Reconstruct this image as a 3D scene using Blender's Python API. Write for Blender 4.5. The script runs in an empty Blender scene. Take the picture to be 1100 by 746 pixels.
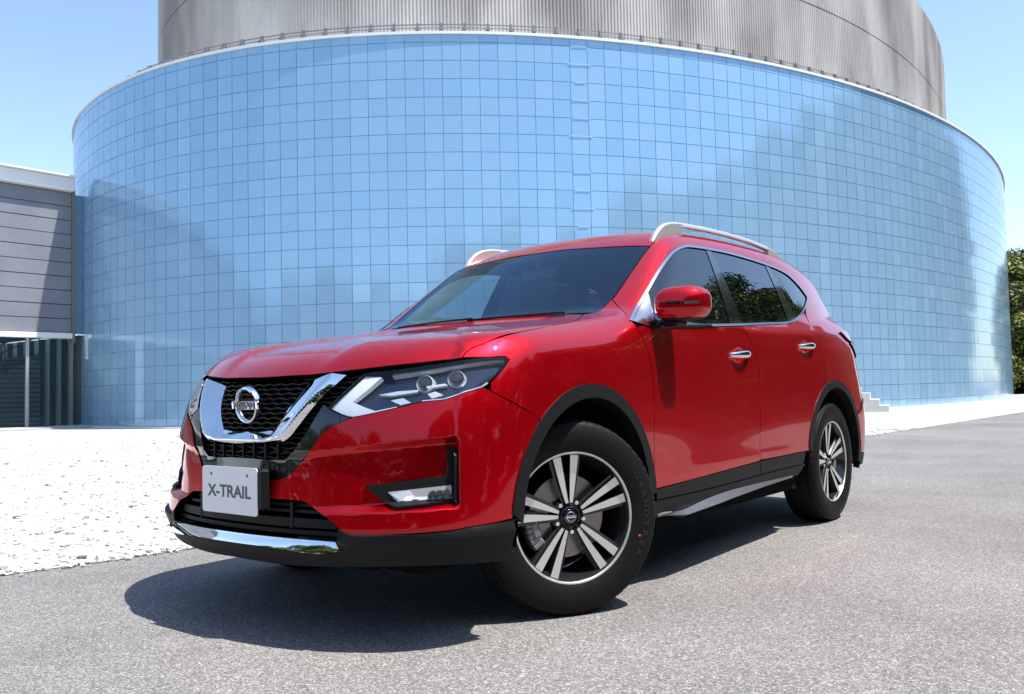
import bpy, bmesh, math, random
import numpy as np
from mathutils import Vector, Matrix
from mathutils.geometry import delaunay_2d_cdt
R=math.radians
scn=bpy.context.scene
# ------------------------------------------------------------ camera
cd=bpy.data.cameras.new('camera'); cam=bpy.data.objects.new('camera',cd); scn.collection.objects.link(cam)
scn.camera=cam
cd.sensor_width=36; cd.lens=36*958.03/1100; cd.clip_start=.05; cd.clip_end=3000
CAMP=Vector((2.7673,-2.8095,.8384))
def _cam():
    yaw,pit,rol=R(38.3971),R(2.7486),R(-1.2463)
    f=Vector((-math.sin(yaw)*math.cos(pit),math.cos(yaw)*math.cos(pit),math.sin(pit)))
    r=f.cross(Vector((0,0,1))).normalized(); u=r.cross(f)
    c,s=math.cos(rol),math.sin(rol)
    r,u=c*r+s*u,-s*r+c*u
    m=Matrix(((r.x,u.x,-f.x,CAMP.x),(r.y,u.y,-f.y,CAMP.y),(r.z,u.z,-f.z,CAMP.z),(0,0,0,1)))
    cam.matrix_world=m
_cam()
# ------------------------------------------------------------ sky, sun, exposure
SUN=Vector((.40,.13,1.0)).normalized()
w=bpy.data.worlds.new('World'); scn.world=w; w.use_nodes=True
nt=w.node_tree; nt.nodes.clear()
sky=nt.nodes.new('ShaderNodeTexSky'); sky.sky_type='NISHITA'; sky.sun_disc=False
sky.sun_elevation=math.asin(SUN.z); sky.sun_rotation=math.atan2(SUN.x,SUN.y)
sky.air_density=1.0; sky.dust_density=.6; sky.ozone_density=1.4
bg=nt.nodes.new('ShaderNodeBackground'); bg.inputs[1].default_value=.14
wo=nt.nodes.new('ShaderNodeOutputWorld')
nt.links.new(sky.outputs[0],bg.inputs[0]); nt.links.new(bg.outputs[0],wo.inputs[0])
sl=bpy.data.lights.new('sun','SUN'); sl.energy=4.0; sl.angle=R(.53); sl.color=(1,.965,.91)
so=bpy.data.objects.new('sun',sl); scn.collection.objects.link(so)
so.rotation_euler=SUN.to_track_quat('Z','Y').to_euler(); so.location=(30,7,60)
scn.view_settings.view_transform='Standard'; scn.view_settings.look='None'
scn.view_settings.exposure=.95; scn.view_settings.gamma=1
scn.cycles.max_bounces=10; scn.cycles.transparent_max_bounces=16; scn.cycles.glossy_bounces=6
scn.cycles.sample_clamp_indirect=8
# ------------------------------------------------------------ helpers
rng=np.random.default_rng(7); random.seed(7)
COL=scn.collection.objects
def tag(o,label=None,cat=None,group=None,kind=None):
    if label: o['label']=label
    if cat: o['category']=cat
    if group: o['group']=group
    if kind: o['kind']=kind
    return o
def empty(name,loc=(0,0,0),rz=0):
    o=bpy.data.objects.new(name,None); COL.link(o); o.location=loc; o.rotation_euler=(0,0,rz); o.empty_display_size=.2
    return o
def link(name,me,parent=None,mats=None):
    o=bpy.data.objects.new(name,me); COL.link(o)
    if mats is not None:
        for m in (mats if isinstance(mats,(list,tuple)) else [mats]): me.materials.append(m)
    if parent: o.parent=parent
    return o
def mesh(name,V,Fc,mats=None,parent=None,smooth=False,mi=None,N=None):
    me=bpy.data.meshes.new(name)
    V=np.asarray(V,float)
    me.from_pydata([tuple(v) for v in V],[],[tuple(int(i) for i in f_) for f_ in Fc])
    if smooth: me.polygons.foreach_set('use_smooth',[True]*len(me.polygons))
    if mi is not None: me.polygons.foreach_set('material_index',list(mi))
    me.update()
    if N is not None: me.normals_split_custom_set([tuple(n) for n in N])
    return link(name,me,parent,mats)
class MB:
    """collects simple solids into one mesh"""
    def __init__(s): s.V=[];s.F=[];s.M=[];s.n=0
    def add(s,V,Fc,m=0):
        V=np.asarray(V,float); s.V.append(V); s.F+= [tuple(int(i)+s.n for i in f_) for f_ in Fc]; s.M+=[m]*len(Fc); s.n+=len(V)
    def box(s,c,d,m=0,rot=None,bev=0):
        c=np.array(c,float); h=np.array(d,float)/2
        if bev>0:
            V=[];Fc=[]
            b=min(bev,*(h*.95))
            for sx in(-1,1):
                for sy in(-1,1):
                    for sz in(-1,1):
                        V+=[(sx*h[0],sy*(h[1]-b),sz*(h[2]-b)),(sx*(h[0]-b),sy*h[1],sz*(h[2]-b)),(sx*(h[0]-b),sy*(h[1]-b),sz*h[2])]
            V=np.array(V); bm=bmesh.new()
            for v in V: bm.verts.new(v)
            r=bmesh.ops.convex_hull(bm,input=bm.verts); bm.verts.index_update()
            V=np.array([v.co for v in bm.verts]); Fc=[[v.index for v in f_.verts] for f_ in bm.faces]; bm.free()
        else:
            V=np.array([(x,y,z) for x in(-h[0],h[0]) for y in(-h[1],h[1]) for z in(-h[2],h[2])])
            Fc=[(0,1,3,2),(4,6,7,5),(0,4,5,1),(2,3,7,6),(0,2,6,4),(1,5,7,3)]
        if rot is not None: V=V@np.array(rot).T
        s.add(V+c,Fc,m)
    def tube(s,P,r,n=8,m=0,cap=True):
        P=[np.array(p,float) for p in P]; k=len(P); rr=r if hasattr(r,'__len__') else [r]*k
        V=[];Fc=[]
        for i,p in enumerate(P):
            d=P[min(i+1,k-1)]-P[max(i-1,0)]; d/=np.linalg.norm(d)
            a=np.cross(d,[0,0,1] if abs(d[2])<.9 else [1,0,0]); a/=np.linalg.norm(a); b=np.cross(d,a)
            for j in range(n):
                t=2*math.pi*j/n; V.append(p+rr[i]*(math.cos(t)*a+math.sin(t)*b))
        for i in range(k-1):
            for j in range(n):
                Fc.append((i*n+j,i*n+(j+1)%n,(i+1)*n+(j+1)%n,(i+1)*n+j))
        if cap: Fc+=[tuple(range(n)),tuple(range((k-1)*n,k*n))[::-1]]
        s.add(V,Fc,m)
    def lathe(s,prof,n=48,m=0,axis='x',closed=False):
        V=[];Fc=[];k=len(prof)
        for i in range(n):
            t=2*math.pi*i/n
            for (a,r) in prof:
                p=(a,r*math.cos(t),r*math.sin(t))
                V.append(p if axis=='x' else (p[1],p[2],p[0]))
        for i in range(n):
            for j in range(k if closed else k-1):
                Fc.append((i*k+j,i*k+(j+1)%k,((i+1)%n)*k+(j+1)%k,((i+1)%n)*k+j))
        s.add(V,Fc,m)
    def prism(s,poly,x0,x1,m=0,mside=None):
        """polygon in (y,z), extruded along x from x0 to x1 (front face at x1)"""
        k=len(poly); V=[(x0,p[0],p[1]) for p in poly]+[(x1,p[0],p[1]) for p in poly]
        s.add(V,[tuple(range(k))[::-1],tuple(range(k,2*k))],m)
        s.add(V,[(i,(i+1)%k,k+(i+1)%k,k+i) for i in range(k)],m if mside is None else mside)
    def build(s,name,mats,parent=None,smooth=False,fix=True):
        o=mesh(name,np.concatenate(s.V),s.F,mats,parent,smooth,s.M)
        if fix:
            bm=bmesh.new(); bm.from_mesh(o.data); bmesh.ops.recalc_face_normals(bm,faces=bm.faces); bm.to_mesh(o.data); bm.free()
        return o
def sharpen(o,ang=35):
    """smooth shading with sharp edges above an angle"""
    me=o.data; me.polygons.foreach_set('use_smooth',[True]*len(me.polygons))
    bm=bmesh.new(); bm.from_mesh(me)
    for e in bm.edges:
        e.smooth = len(e.link_faces)==2 and e.calc_face_angle(0)<R(ang)
    bm.to_mesh(me); bm.free(); return o
def text_mesh(txt,size,depth,name,mat,parent,M,sx=1.0,bevel=0,bold=0):
    c=bpy.data.curves.new('t','FONT'); c.body=txt; c.size=size; c.extrude=depth; c.align_x='CENTER'; c.align_y='CENTER'; c.offset=bold; c.bevel_depth=bevel
    o=bpy.data.objects.new('t',c); COL.link(o); bpy.context.view_layer.update()
    me=bpy.data.meshes.new_from_object(o.evaluated_get(bpy.context.evaluated_depsgraph_get()))
    bpy.data.objects.remove(o); bpy.data.curves.remove(c)
    me.name=name; me.transform(M@Matrix.Diagonal((sx,1,1,1))); me.materials.clear()
    return link(name,me,parent,mat)
# ------------------------------------------------------------ materials
def mat(name,base=(.5,.5,.5),rough=.5,metal=0,coat=0,coatr=.03,spec=.5,emit=None,es=0,ior=1.5):
    m=bpy.data.materials.new(name); m.use_nodes=True; b=m.node_tree.nodes['Principled BSDF']
    b.inputs['Base Color'].default_value=(*base,1); b.inputs['Roughness'].default_value=rough; b.inputs['Metallic'].default_value=metal
    b.inputs['Coat Weight'].default_value=coat; b.inputs['Coat Roughness'].default_value=coatr; b.inputs['Specular IOR Level'].default_value=spec; b.inputs['IOR'].default_value=ior
    if emit: b.inputs['Emission Color'].default_value=(*emit,1); b.inputs['Emission Strength'].default_value=es
    return m
def nodes(m): return m.node_tree.nodes,m.node_tree.links,m.node_tree.nodes['Principled BSDF']
def N_(ns,t,**k):
    n=ns.new(t)
    for a,v in k.items():
        if a in n.inputs: n.inputs[a].default_value=v
        else: setattr(n,a,v)
    return n
def ramp(ns,pts):
    r=ns.new('ShaderNodeValToRGB'); e=r.color_ramp.elements
    while len(e)<len(pts): e.new(.5)
    for i,(p,c) in enumerate(pts): e[i].position=p; e[i].color=(*c,1) if len(c)==3 else c
    return r
def bumped(m,scale,strength,dist=.01,detail=3,coord='Object',kind='noise'):
    ns,l,b=nodes(m); tc=ns.new('ShaderNodeTexCoord')
    t=N_(ns,'ShaderNodeTexNoise',Scale=scale,Detail=detail) if kind=='noise' else N_(ns,'ShaderNodeTexVoronoi',Scale=scale)
    l.new(tc.outputs[coord],t.inputs['Vector'])
    bp=N_(ns,'ShaderNodeBump',Strength=strength,Distance=dist); l.new(t.outputs[0],bp.inputs['Height']); l.new(bp.outputs[0],b.inputs['Normal'])
    return m
def noisy(m,c0,c1,scale,detail=4,coord='Object',lo=.35,hi=.65,stretch=None):
    ns,l,b=nodes(m); tc=ns.new('ShaderNodeTexCoord'); t=N_(ns,'ShaderNodeTexNoise',Scale=scale,Detail=detail)
    if stretch:
        mp=ns.new('ShaderNodeMapping'); mp.inputs['Scale'].default_value=stretch; l.new(tc.outputs[coord],mp.inputs['Vector']); l.new(mp.outputs[0],t.inputs['Vector'])
    else: l.new(tc.outputs[coord],t.inputs['Vector'])
    r=ramp(ns,[(lo,c0),(hi,c1)]); l.new(t.outputs[0],r.inputs[0]); l.new(r.outputs[0],b.inputs['Base Color'])
    return m
def glass_mat(name,tint,ior=1.5,rough=0.0,gc=(.97,.99,1)):
    m=bpy.data.materials.new(name); m.use_nodes=True; ns=m.node_tree.nodes; l=m.node_tree.links; ns.clear()
    o=ns.new('ShaderNodeOutputMaterial'); mx=ns.new('ShaderNodeMixShader'); lw=N_(ns,'ShaderNodeLayerWeight',Blend=.5)
    pw=N_(ns,'ShaderNodeMath',operation='POWER'); l.new(lw.outputs['Facing'],pw.inputs[0]); pw.inputs[1].default_value=5
    r0=((ior-1)/(ior+1))**2; fr=N_(ns,'ShaderNodeMath',operation='MULTIPLY_ADD'); l.new(pw.outputs[0],fr.inputs[0]); fr.inputs[1].default_value=1-r0; fr.inputs[2].default_value=r0
    t=ns.new('ShaderNodeBsdfTransparent'); t.inputs[0].default_value=(*tint,1); g=ns.new('ShaderNodeBsdfGlossy'); g.inputs['Roughness'].default_value=rough; g.inputs['Color'].default_value=(*gc,1)
    l.new(fr.outputs[0],mx.inputs[0]); l.new(t.outputs[0],mx.inputs[1]); l.new(g.outputs[0],mx.inputs[2]); l.new(mx.outputs[0],o.inputs[0])
    return m
import numpy as np
# ---------------------------------------------------------------- body shape
# car axes: x to the car's left, y towards the tail (front axle y=0), z up
def _nat(xs):
    n=len(xs); h=np.diff(xs); A=np.zeros((n,n)); B=np.zeros((n,n)); A[0,0]=A[-1,-1]=1
    for i in range(1,n-1):
        A[i,i-1]=h[i-1]; A[i,i]=2*(h[i-1]+h[i]); A[i,i+1]=h[i]
        B[i,i-1]=6/h[i-1]; B[i,i]=-6/h[i-1]-6/h[i]; B[i,i+1]=6/h[i]
    return np.linalg.solve(A,B)
class Knots:
    def __init__(s,xs): s.x=np.array(xs,float); s.D=_nat(s.x)
    def W(s,v):
        v=np.clip(v,s.x[0],s.x[-1]); i=np.clip(np.searchsorted(s.x,v)-1,0,len(s.x)-2)
        h=s.x[i+1]-s.x[i]; a=(s.x[i+1]-v)/h; b=1-a
        w=((a**3-a)*h*h/6)[:,None]*s.D[i]+((b**3-b)*h*h/6)[:,None]*s.D[i+1]
        r=np.arange(len(v)); w[r,i]+=a; w[r,i+1]+=b
        return w
class Spl:
    def __init__(s,pts): s.k=Knots([p[0] for p in pts]); s.v=np.array([p[1] for p in pts],float)
    def __call__(s,v): return s.k.W(v)@s.v
def smax(a,b,k): return np.maximum(a,b)+np.maximum(k-np.abs(a-b),0)**2/(4*k)
def smin(a,b,k): return -smax(-a,-b,k)
def sstep(x,a,b):
    t=np.clip((x-a)/(b-a),0,1); return t*t*(3-2*t)
SIDE_Z=Knots([.22,.32,.41,.50,.62,.74,.85,.94,1.01,1.06,1.11,1.18])
SIDE_Y=Knots([-.75,-.45,-.15,.15,.48,.95,1.55,2.1,2.4,2.72,3.05,3.35,3.75])
SIDE_T=np.array([
 # y: -.75  -.45  -.15   .15   .48   .95  1.55   2.1   2.4  2.72  3.05  3.35  3.75
 [.850,.862,.872,.872,.856,.854,.854,.857,.872,.885,.880,.860,.800],  # .22
 [.880,.890,.896,.894,.884,.884,.884,.886,.894,.902,.896,.878,.815],  # .32
 [.896,.902,.908,.906,.902,.9045,.905,.906,.908,.912,.906,.888,.826],  # .41
 [.896,.904,.912,.911,.904,.9035,.904,.906,.911,.916,.910,.892,.835],  # .50
 [.888,.904,.915,.915,.904,.899,.901,.905,.912,.918,.912,.894,.845],  # .62
 [.878,.900,.914,.914,.903,.896,.897,.903,.911,.918,.912,.892,.850],  # .74
 [.866,.892,.906,.908,.900,.892,.893,.900,.908,.912,.906,.886,.840],  # .85
 [.850,.878,.890,.896,.894,.888,.889,.896,.903,.905,.896,.874,.825],  # .94
 [.832,.862,.875,.882,.885,.883,.885,.891,.897,.898,.887,.863,.805],  # 1.01
 [.808,.840,.856,.866,.875,.877,.880,.885,.890,.890,.877,.851,.790],  # 1.06
 [.775,.808,.828,.842,.857,.866,.870,.874,.878,.876,.862,.834,.770],  # 1.11
 [.720,.755,.775,.795,.818,.838,.846,.852,.856,.854,.838,.808,.740],  # 1.18
])
def S(y,z):
    return np.einsum('ij,ij->i',SIDE_Z.W(z)@SIDE_T,SIDE_Y.W(y))
NOSE=Spl([(.20,-.845),(.26,-.900),(.32,-.930),(.38,-.935),(.46,-.925),(.56,-.912),(.66,-.898),(.76,-.882),(.85,-.860),(.93,-.835),(1.0,-.81)])
CURV=Spl([(.20,.26),(.32,.23),(.45,.22),(.60,.22),(.75,.25),(.90,.30),(1.0,.33)])
REC=dict(on=False)
def F(x,z):
    x2=x*x
    return NOSE(z)+CURV(z)*x2+.25*x2*x2
HOODC=Spl([(-1.1,.70),(-.95,.845),(-.86,.915),(-.76,.968),(-.6,1.014),(-.4,1.050),(-.15,1.083),(.1,1.112),(.3,1.142),(.45,1.160),(.6,1.150),(.8,1.125),(1.2,1.128),(1.6,1.143),(2.1,1.18),(2.6,1.215),(3.1,1.24),(3.8,1.20)])
def H(x,y):
    a=np.abs(x); front=1-sstep(y,.25,.6)
    a0=.27+.21*(y+.75)
    dome=.017*sstep(a,a0-.03,a0+.055)*front*sstep(y,-.86,-.62)
    return HOODC(y)-(.032*a*a+.022*a**4)*front+dome
def REAR(x,z):
    return TAIL(z)-.12*x*x-.22*x**4
TAIL=Spl([(.2,3.60),(.35,3.67),(.5,3.70),(.66,3.70),(.76,3.675),(.86,3.64),(1.0,3.62),(1.2,3.58),(1.4,3.50),(1.6,3.42),(1.75,3.36)])
def G(y,z):
    t=z-1.12
    t=np.where(t<0,-.9*t,t)
    return .866-.33*t-.18*t*t-.10*np.clip(y-2.3,0,9)**2-.05*np.clip(.9-y,0,1)**2
def WIND(x,z):
    t=z-1.10
    return .245+t*1.42+.10*t*t+.29*x*x
ROOFC=Spl([(.7,1.53),(.95,1.606),(1.15,1.645),(1.4,1.674),(1.7,1.693),(2.05,1.70),(2.5,1.692),(2.95,1.664),(3.3,1.628),(3.7,1.57)])
def ROOF(x,y):
    x2=x*x
    return ROOFC(y)-.06*x2-.06*x2*x2
def f_parts(P):
    x=np.abs(P[:,0]); y=P[:,1]; z=P[:,2]
    side=x-S(y,z); front=(F(x,z)-y)*.93; top=(z-H(x,y))*.96; rear=(y-REAR(x,z))*.95
    low=smax(side,top,.10)
    low=smax(low,front,.16)
    low=smax(low,rear,.20)
    gs=(x-G(y,z))*.92; w=(WIND(x,z)-y)*.56; r=z-ROOF(x,y); rr=(y-REAR(x,z))*.9
    g=smax(gs,r,.09); g=smax(g,w,.07); g=smax(g,rr,.16); g=smax(g,.95-z,.02)
    return low,g
def recess(P):
    return 0
def f(P):
    P=np.asarray(P,float)
    low,g=f_parts(P)
    v=smin(low,g,.05)
    return v+RECESS(P)
def RECESS(P):
    # the scooped pocket beside each fog lamp: deeper towards the outside
    x=np.abs(P[:,0]); y=P[:,1]; z=P[:,2]
    th=np.arctan2(x,np.maximum(.45-y,.05))
    zt=.655+.11*(x-.45)         # under the upper ridge
    zb=.452+.05*(x-.45)
    u=np.clip((zt-z)/(zt-zb),0,1)
    d=(.012*sstep(th,.08,.25)+.048*sstep(th,.28,.60))*(1-sstep(th,.628,.648))
    r=d*(.86+.14*u)*sstep(u,-.03,.11)*sstep(z,zb-.014,zb+.016)*(y<-.2)
    for hy,hz in ((1.40,.980),(2.315,1.045)):   # finger cups behind the door handles
        r=r+.015*np.exp(-((y-hy)/.062)**2-((z-hz)/.036)**2)*(x>.8)
    return r
def fgrad(P,e=2e-4):
    P=np.asarray(P,float); g=np.zeros_like(P)
    for i in range(3):
        q=P.copy(); q[:,i]+=e; r=P.copy(); r[:,i]-=e
        g[:,i]=(f(q)-f(r))/(2*e)
    return g/np.maximum(np.linalg.norm(g,axis=1),1e-9)[:,None]
def cast(O,D,t0,t1,n=24):
    """first outward zero of f along O+tD between t0 (inside) and t1 (outside)"""
    O=np.asarray(O,float); D=np.asarray(D,float)
    ts=np.linspace(t0,t1,n); a=np.full(len(O),t0); b=np.full(len(O),t1); done=np.zeros(len(O),bool)
    for i in range(1,n):
        o=(f(O+D*ts[i])>0)&~done
        b[o]=ts[i]; a[o]=ts[i-1]; done|=o
    for _ in range(22):
        m=(a+b)/2; s=f(O+D*m[:,None])>0
        b=np.where(s,m,b); a=np.where(s,a,m)
    return O+D*((a+b)/2)[:,None]
# ------------------------------------------------------------ setting
def asphalt_mat():
    m=mat('asphalt',(.2,.2,.2),.85,spec=.3); ns,l,b=nodes(m); tc=ns.new('ShaderNodeTexCoord')
    v=N_(ns,'ShaderNodeTexVoronoi',Scale=190); l.new(tc.outputs['Object'],v.inputs['Vector'])
    v2=N_(ns,'ShaderNodeTexVoronoi',Scale=85); l.new(tc.outputs['Object'],v2.inputs['Vector'])
    big=N_(ns,'ShaderNodeTexNoise',Scale=.55,Detail=6,Roughness=.62); l.new(tc.outputs['Object'],big.inputs['Vector'])
    r=ramp(ns,[(0,(.095,.089,.084)),(.25,(.155,.147,.139)),(.62,(.21,.199,.189)),(.88,(.285,.271,.259)),(1,(.44,.42,.40))])
    sep=ns.new('ShaderNodeSeparateColor'); l.new(v.outputs['Color'],sep.inputs[0]); l.new(sep.outputs[0],r.inputs[0])
    br=ramp(ns,[(.3,(.76,.755,.75)),(.5,(.97,.97,.97)),(.72,(1.16,1.145,1.13))]); l.new(big.outputs[0],br.inputs[0])
    mx=N_(ns,'ShaderNodeMix',data_type='RGBA',blend_type='MULTIPLY'); mx.inputs[0].default_value=1
    l.new(r.outputs[0],mx.inputs[6]); l.new(br.outputs[0],mx.inputs[7]); l.new(mx.outputs[2],b.inputs['Base Color'])
    mp=ns.new('ShaderNodeMapping'); mp.inputs['Scale'].default_value=(2.2,.22,1); mp.inputs['Rotation'].default_value=(0,0,R(58)); l.new(tc.outputs['Object'],mp.inputs['Vector'])
    sc_=N_(ns,'ShaderNodeTexNoise',Scale=1.3,Detail=7,Roughness=.7); l.new(mp.outputs[0],sc_.inputs['Vector'])
    sr=ramp(ns,[(.56,(1,1,1)),(.70,(1.16,1.15,1.14))]); l.new(sc_.outputs[0],sr.inputs[0])
    m2=N_(ns,'ShaderNodeMix',data_type='RGBA',blend_type='MULTIPLY'); m2.inputs[0].default_value=1; l.new(mx.outputs[2],m2.inputs[6]); l.new(sr.outputs[0],m2.inputs[7]); l.new(m2.outputs[2],b.inputs['Base Color'])
    ad=N_(ns,'ShaderNodeMath',operation='ADD'); l.new(v.outputs['Distance'],ad.inputs[0]); 
    mu=N_(ns,'ShaderNodeMath',operation='MULTIPLY'); l.new(v2.outputs['Distance'],mu.inputs[0]); mu.inputs[1].default_value=.7; l.new(mu.outputs[0],ad.inputs[1])
    bp=N_(ns,'ShaderNodeBump',Strength=.45,Distance=.004); bp.invert=True; l.new(ad.outputs[0],bp.inputs['Height']); l.new(bp.outputs[0],b.inputs['Normal'])
    return m
M={}
M['asphalt']=asphalt_mat()
g=mesh('asphalt_ground',[(-500,-500,0),(500,-500,0),(500,500,0),(-500,500,0)],[(0,1,2,3)],M['asphalt']); tag(g,kind='structure')
# gravel apron between the asphalt and the drum
def gravel_mat():
    m=mat('white_gravel',(.75,.74,.72),.8,spec=.25); ns,l,b=nodes(m); tc=ns.new('ShaderNodeTexCoord')
    v=N_(ns,'ShaderNodeTexVoronoi',Scale=26); l.new(tc.outputs['Object'],v.inputs['Vector'])
    n=N_(ns,'ShaderNodeTexNoise',Scale=3.0,Detail=5); l.new(tc.outputs['Object'],n.inputs['Vector'])
    sep=ns.new('ShaderNodeSeparateColor'); l.new(v.outputs['Color'],sep.inputs[0])
    r=ramp(ns,[(0,(.30,.285,.27)),(.3,(.50,.49,.47)),(1,(.64,.63,.61))]); l.new(sep.outputs[0],r.inputs[0])
    r2=ramp(ns,[(.3,(.86,.85,.84)),(.6,(1,1,1))]); l.new(n.outputs[0],r2.inputs[0])
    mx=N_(ns,'ShaderNodeMix',data_type='RGBA',blend_type='MULTIPLY'); mx.inputs[0].default_value=1; l.new(r.outputs[0],mx.inputs[6]); l.new(r2.outputs[0],mx.inputs[7]); l.new(mx.outputs[2],b.inputs['Base Color'])
    bp=N_(ns,'ShaderNodeBump',Strength=.8,Distance=.02); bp.invert=True; l.new(v.outputs['Distance'],bp.inputs['Height']); l.new(bp.outputs[0],b.inputs['Normal'])
    return m
M['gravel']=gravel_mat()
EDGE=[(-2.35,-40),(-2.05,-8),(-1.85,-1.0),(-1.71,0),(-1.64,4),(-1.58,11.2),(-1.15,22.7),(-.3,40),(1.2,70)]
gv=[(x,y,.004) for x,y in EDGE]+[(-60,70,.004),(-60,-40,.004)]
g=mesh('gravel_ground',gv,[tuple(range(len(gv)))],M['gravel']); tag(g,kind='structure')
def edge_x(y):
    for (x0,y0),(x1,y1) in zip(EDGE,EDGE[1:]):
        if y<=y1: return x0+(x1-x0)*(y-y0)/(y1-y0)
    return EDGE[-1][0]
# loose stones lying on the apron (dense near the car, thinning out)
def stones():
    bm=bmesh.new(); bmesh.ops.create_icosphere(bm,subdivisions=1,radius=1); B=np.array([v.co for v in bm.verts]); BF=np.array([[v.index for v in f_.verts] for f_ in bm.faces]); bm.free()
    n=15000; V=[];Fc=[]; k=0
    for i in range(n):
        if i<1400:
            y=rng.uniform(-7,9); x=edge_x(y)+rng.normal(-.02,.035)
        else:
            y=-6+rng.random()**1.5*20; x=edge_x(y)-rng.random()**1.5*13
        s=rng.uniform(.008,.021)*(1 if rng.random()<.85 else 1.9)
        a=B*rng.uniform(.6,1.25,(len(B),3))*np.array([1,rng.uniform(.6,1),rng.uniform(.4,.75)])*s
        t=rng.uniform(0,6.28); c,si=math.cos(t),math.sin(t)
        a=np.c_[a[:,0]*c-a[:,1]*si,a[:,0]*si+a[:,1]*c,a[:,2]]
        V.append(a+[x,y,.006+s*.22]); Fc.append(BF+k); k+=len(B)
    V=np.concatenate(V);Fc=np.concatenate(Fc)
    me=bpy.data.meshes.new('loose_gravel'); me.from_pydata(V.tolist(),[],Fc.tolist()); me.update()
    o=link('loose_gravel',me,None,M['stone']); tag(o,'loose white crushed stones covering the apron beside the asphalt','gravel',kind='stuff')
M['stone']=mat('white_stone',(.74,.73,.71),.8,spec=.2)
ns,l,b=nodes(M['stone']); oi=ns.new('ShaderNodeNewGeometry'); rr=ramp(ns,[(0,(.26,.25,.235)),(.2,(.48,.47,.45)),(1,(.64,.63,.61))]); l.new(oi.outputs['Random Per Island'],rr.inputs[0]); l.new(rr.outputs[0],b.inputs['Base Color'])
stones()
# ---- oval glass drum
EC=np.array([-24.53,41.04]); EA,EB,ETH=19.98,31.32,.185
def oval(t,ins=0):
    c,s=math.cos(ETH),math.sin(ETH); u=(EA-ins)*np.cos(t); v=(EB-ins)*np.sin(t)
    return np.stack([EC[0]+c*u-s*v,EC[1]+s*u+c*v],-1)
def oval_samples(n,ins=0):
    t=np.linspace(0,2*np.pi,20001); P=oval(t,ins); L=np.r_[0,np.cumsum(np.linalg.norm(np.diff(P,axis=0),axis=1))]
    tt=np.interp(np.linspace(0,L[-1],n+1),L,t); return tt,L[-1]
_,PER=oval_samples(10)
NCOL=int(round(PER/.470)); TT,_=oval_samples(NCOL)
RIM=9.844; ROW=.468
rows=[RIM,9.641]+[9.641-ROW*k for k in range(1,21)]+[.03]
def drum_glass_mat():
    m=mat('drum_glass',(.2,.4,.62),.11,metal=0,ior=1.9); ns,l,b=nodes(m)
    at=ns.new('ShaderNodeAttribute'); at.attribute_name='tint'
    r=ramp(ns,[(0,(.20,.36,.52)),(.5,(.25,.42,.585)),(1,(.31,.49,.655))]); l.new(at.outputs['Fac'],r.inputs[0])
    l.new(r.outputs[0],b.inputs['Base Color'])
    b.inputs['Metallic'].default_value=.0
    b.inputs['IOR'].default_value=2.3; b.inputs['Specular Tint'].default_value=(.46,.73,1,1)
    tc=ns.new('ShaderNodeTexCoord'); mp=ns.new('ShaderNodeMapping'); mp.inputs['Scale'].default_value=(9,9,.9); l.new(tc.outputs['Object'],mp.inputs['Vector'])
    n=N_(ns,'ShaderNodeTexNoise',Scale=1.0,Detail=2); l.new(mp.outputs[0],n.inputs['Vector'])
    bp=N_(ns,'ShaderNodeBump',Strength=.05,Distance=.02); l.new(n.outputs[0],bp.inputs['Height']); l.new(bp.outputs[0],b.inputs['Normal'])
    return m
M['drum_glass']=drum_glass_mat()
M['joint']=mat('dark_joint',(.20,.33,.46),.3,ior=1.9)
M['coping']=mat('white_coping',(.78,.78,.77),.45)
M['steel']=mat('grey_steel',(.22,.21,.21),.5,metal=.5)
M['concrete']=noisy(mat('ribbed_concrete',(.3,.29,.27),.9,spec=.2),(.27,.25,.232),(.56,.525,.485),.45,8,lo=.36,hi=.66,stretch=(1,1,.35))
drum=empty('drum_building',(EC[0],EC[1],0)); tag(drum,'oval building of blue glass tiles with a ribbed concrete drum above its white rim','building')
def loc(P): P=np.array(P,float); P[:,0]-=EC[0]; P[:,1]-=EC[1]; return P
def drum_skin():
    P=oval(TT); V=[];Fc=[];tint=[]; g2=.006; k=0
    for i in range(NCOL):
        a,b=P[i],P[i+1]; d=(b-a)/np.linalg.norm(b-a); nrm=np.array([d[1],-d[0]])
        ctint=rng.normal(0,.06)
        for j in range(len(rows)-1):
            zt,zb=rows[j]-g2,rows[j+1]+g2
            a2,b2=a+d*g2,b-d*g2; t1,t2,t3=rng.normal(0,.0006),rng.normal(0,.0006),rng.normal(0,.0006)
            V+=[(*(a2+nrm*(t1+t3)),zb),(*(b2+nrm*(-t1+t3)),zb),(*(b2+nrm*(-t1-t3)),zt),(*(a2+nrm*(t1-t3)),zt)]
            Fc.append((k,k+1,k+2,k+3)); k+=4; tint+=[np.clip(.5+ctint+rng.normal(0,.09),0,1)]*4
    V=np.array(V); V[:,0]-=EC[0]; V[:,1]-=EC[1]
    o=mesh('glass_tiles',V,Fc,M['drum_glass'],drum)
    at=o.data.attributes.new('tint','FLOAT','POINT'); at.data.foreach_set('value',tint)
    Pb=oval(TT,.013); n=NCOL
    V=[(x-EC[0],y-EC[1],0) for x,y in Pb[:-1]]+[(x-EC[0],y-EC[1],RIM-.01) for x,y in Pb[:-1]]
    mesh('backing_wall',V,[(i,(i+1)%n,n+(i+1)%n,n+i) for i in range(n)],M['joint'],drum)
drum_skin()
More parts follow.
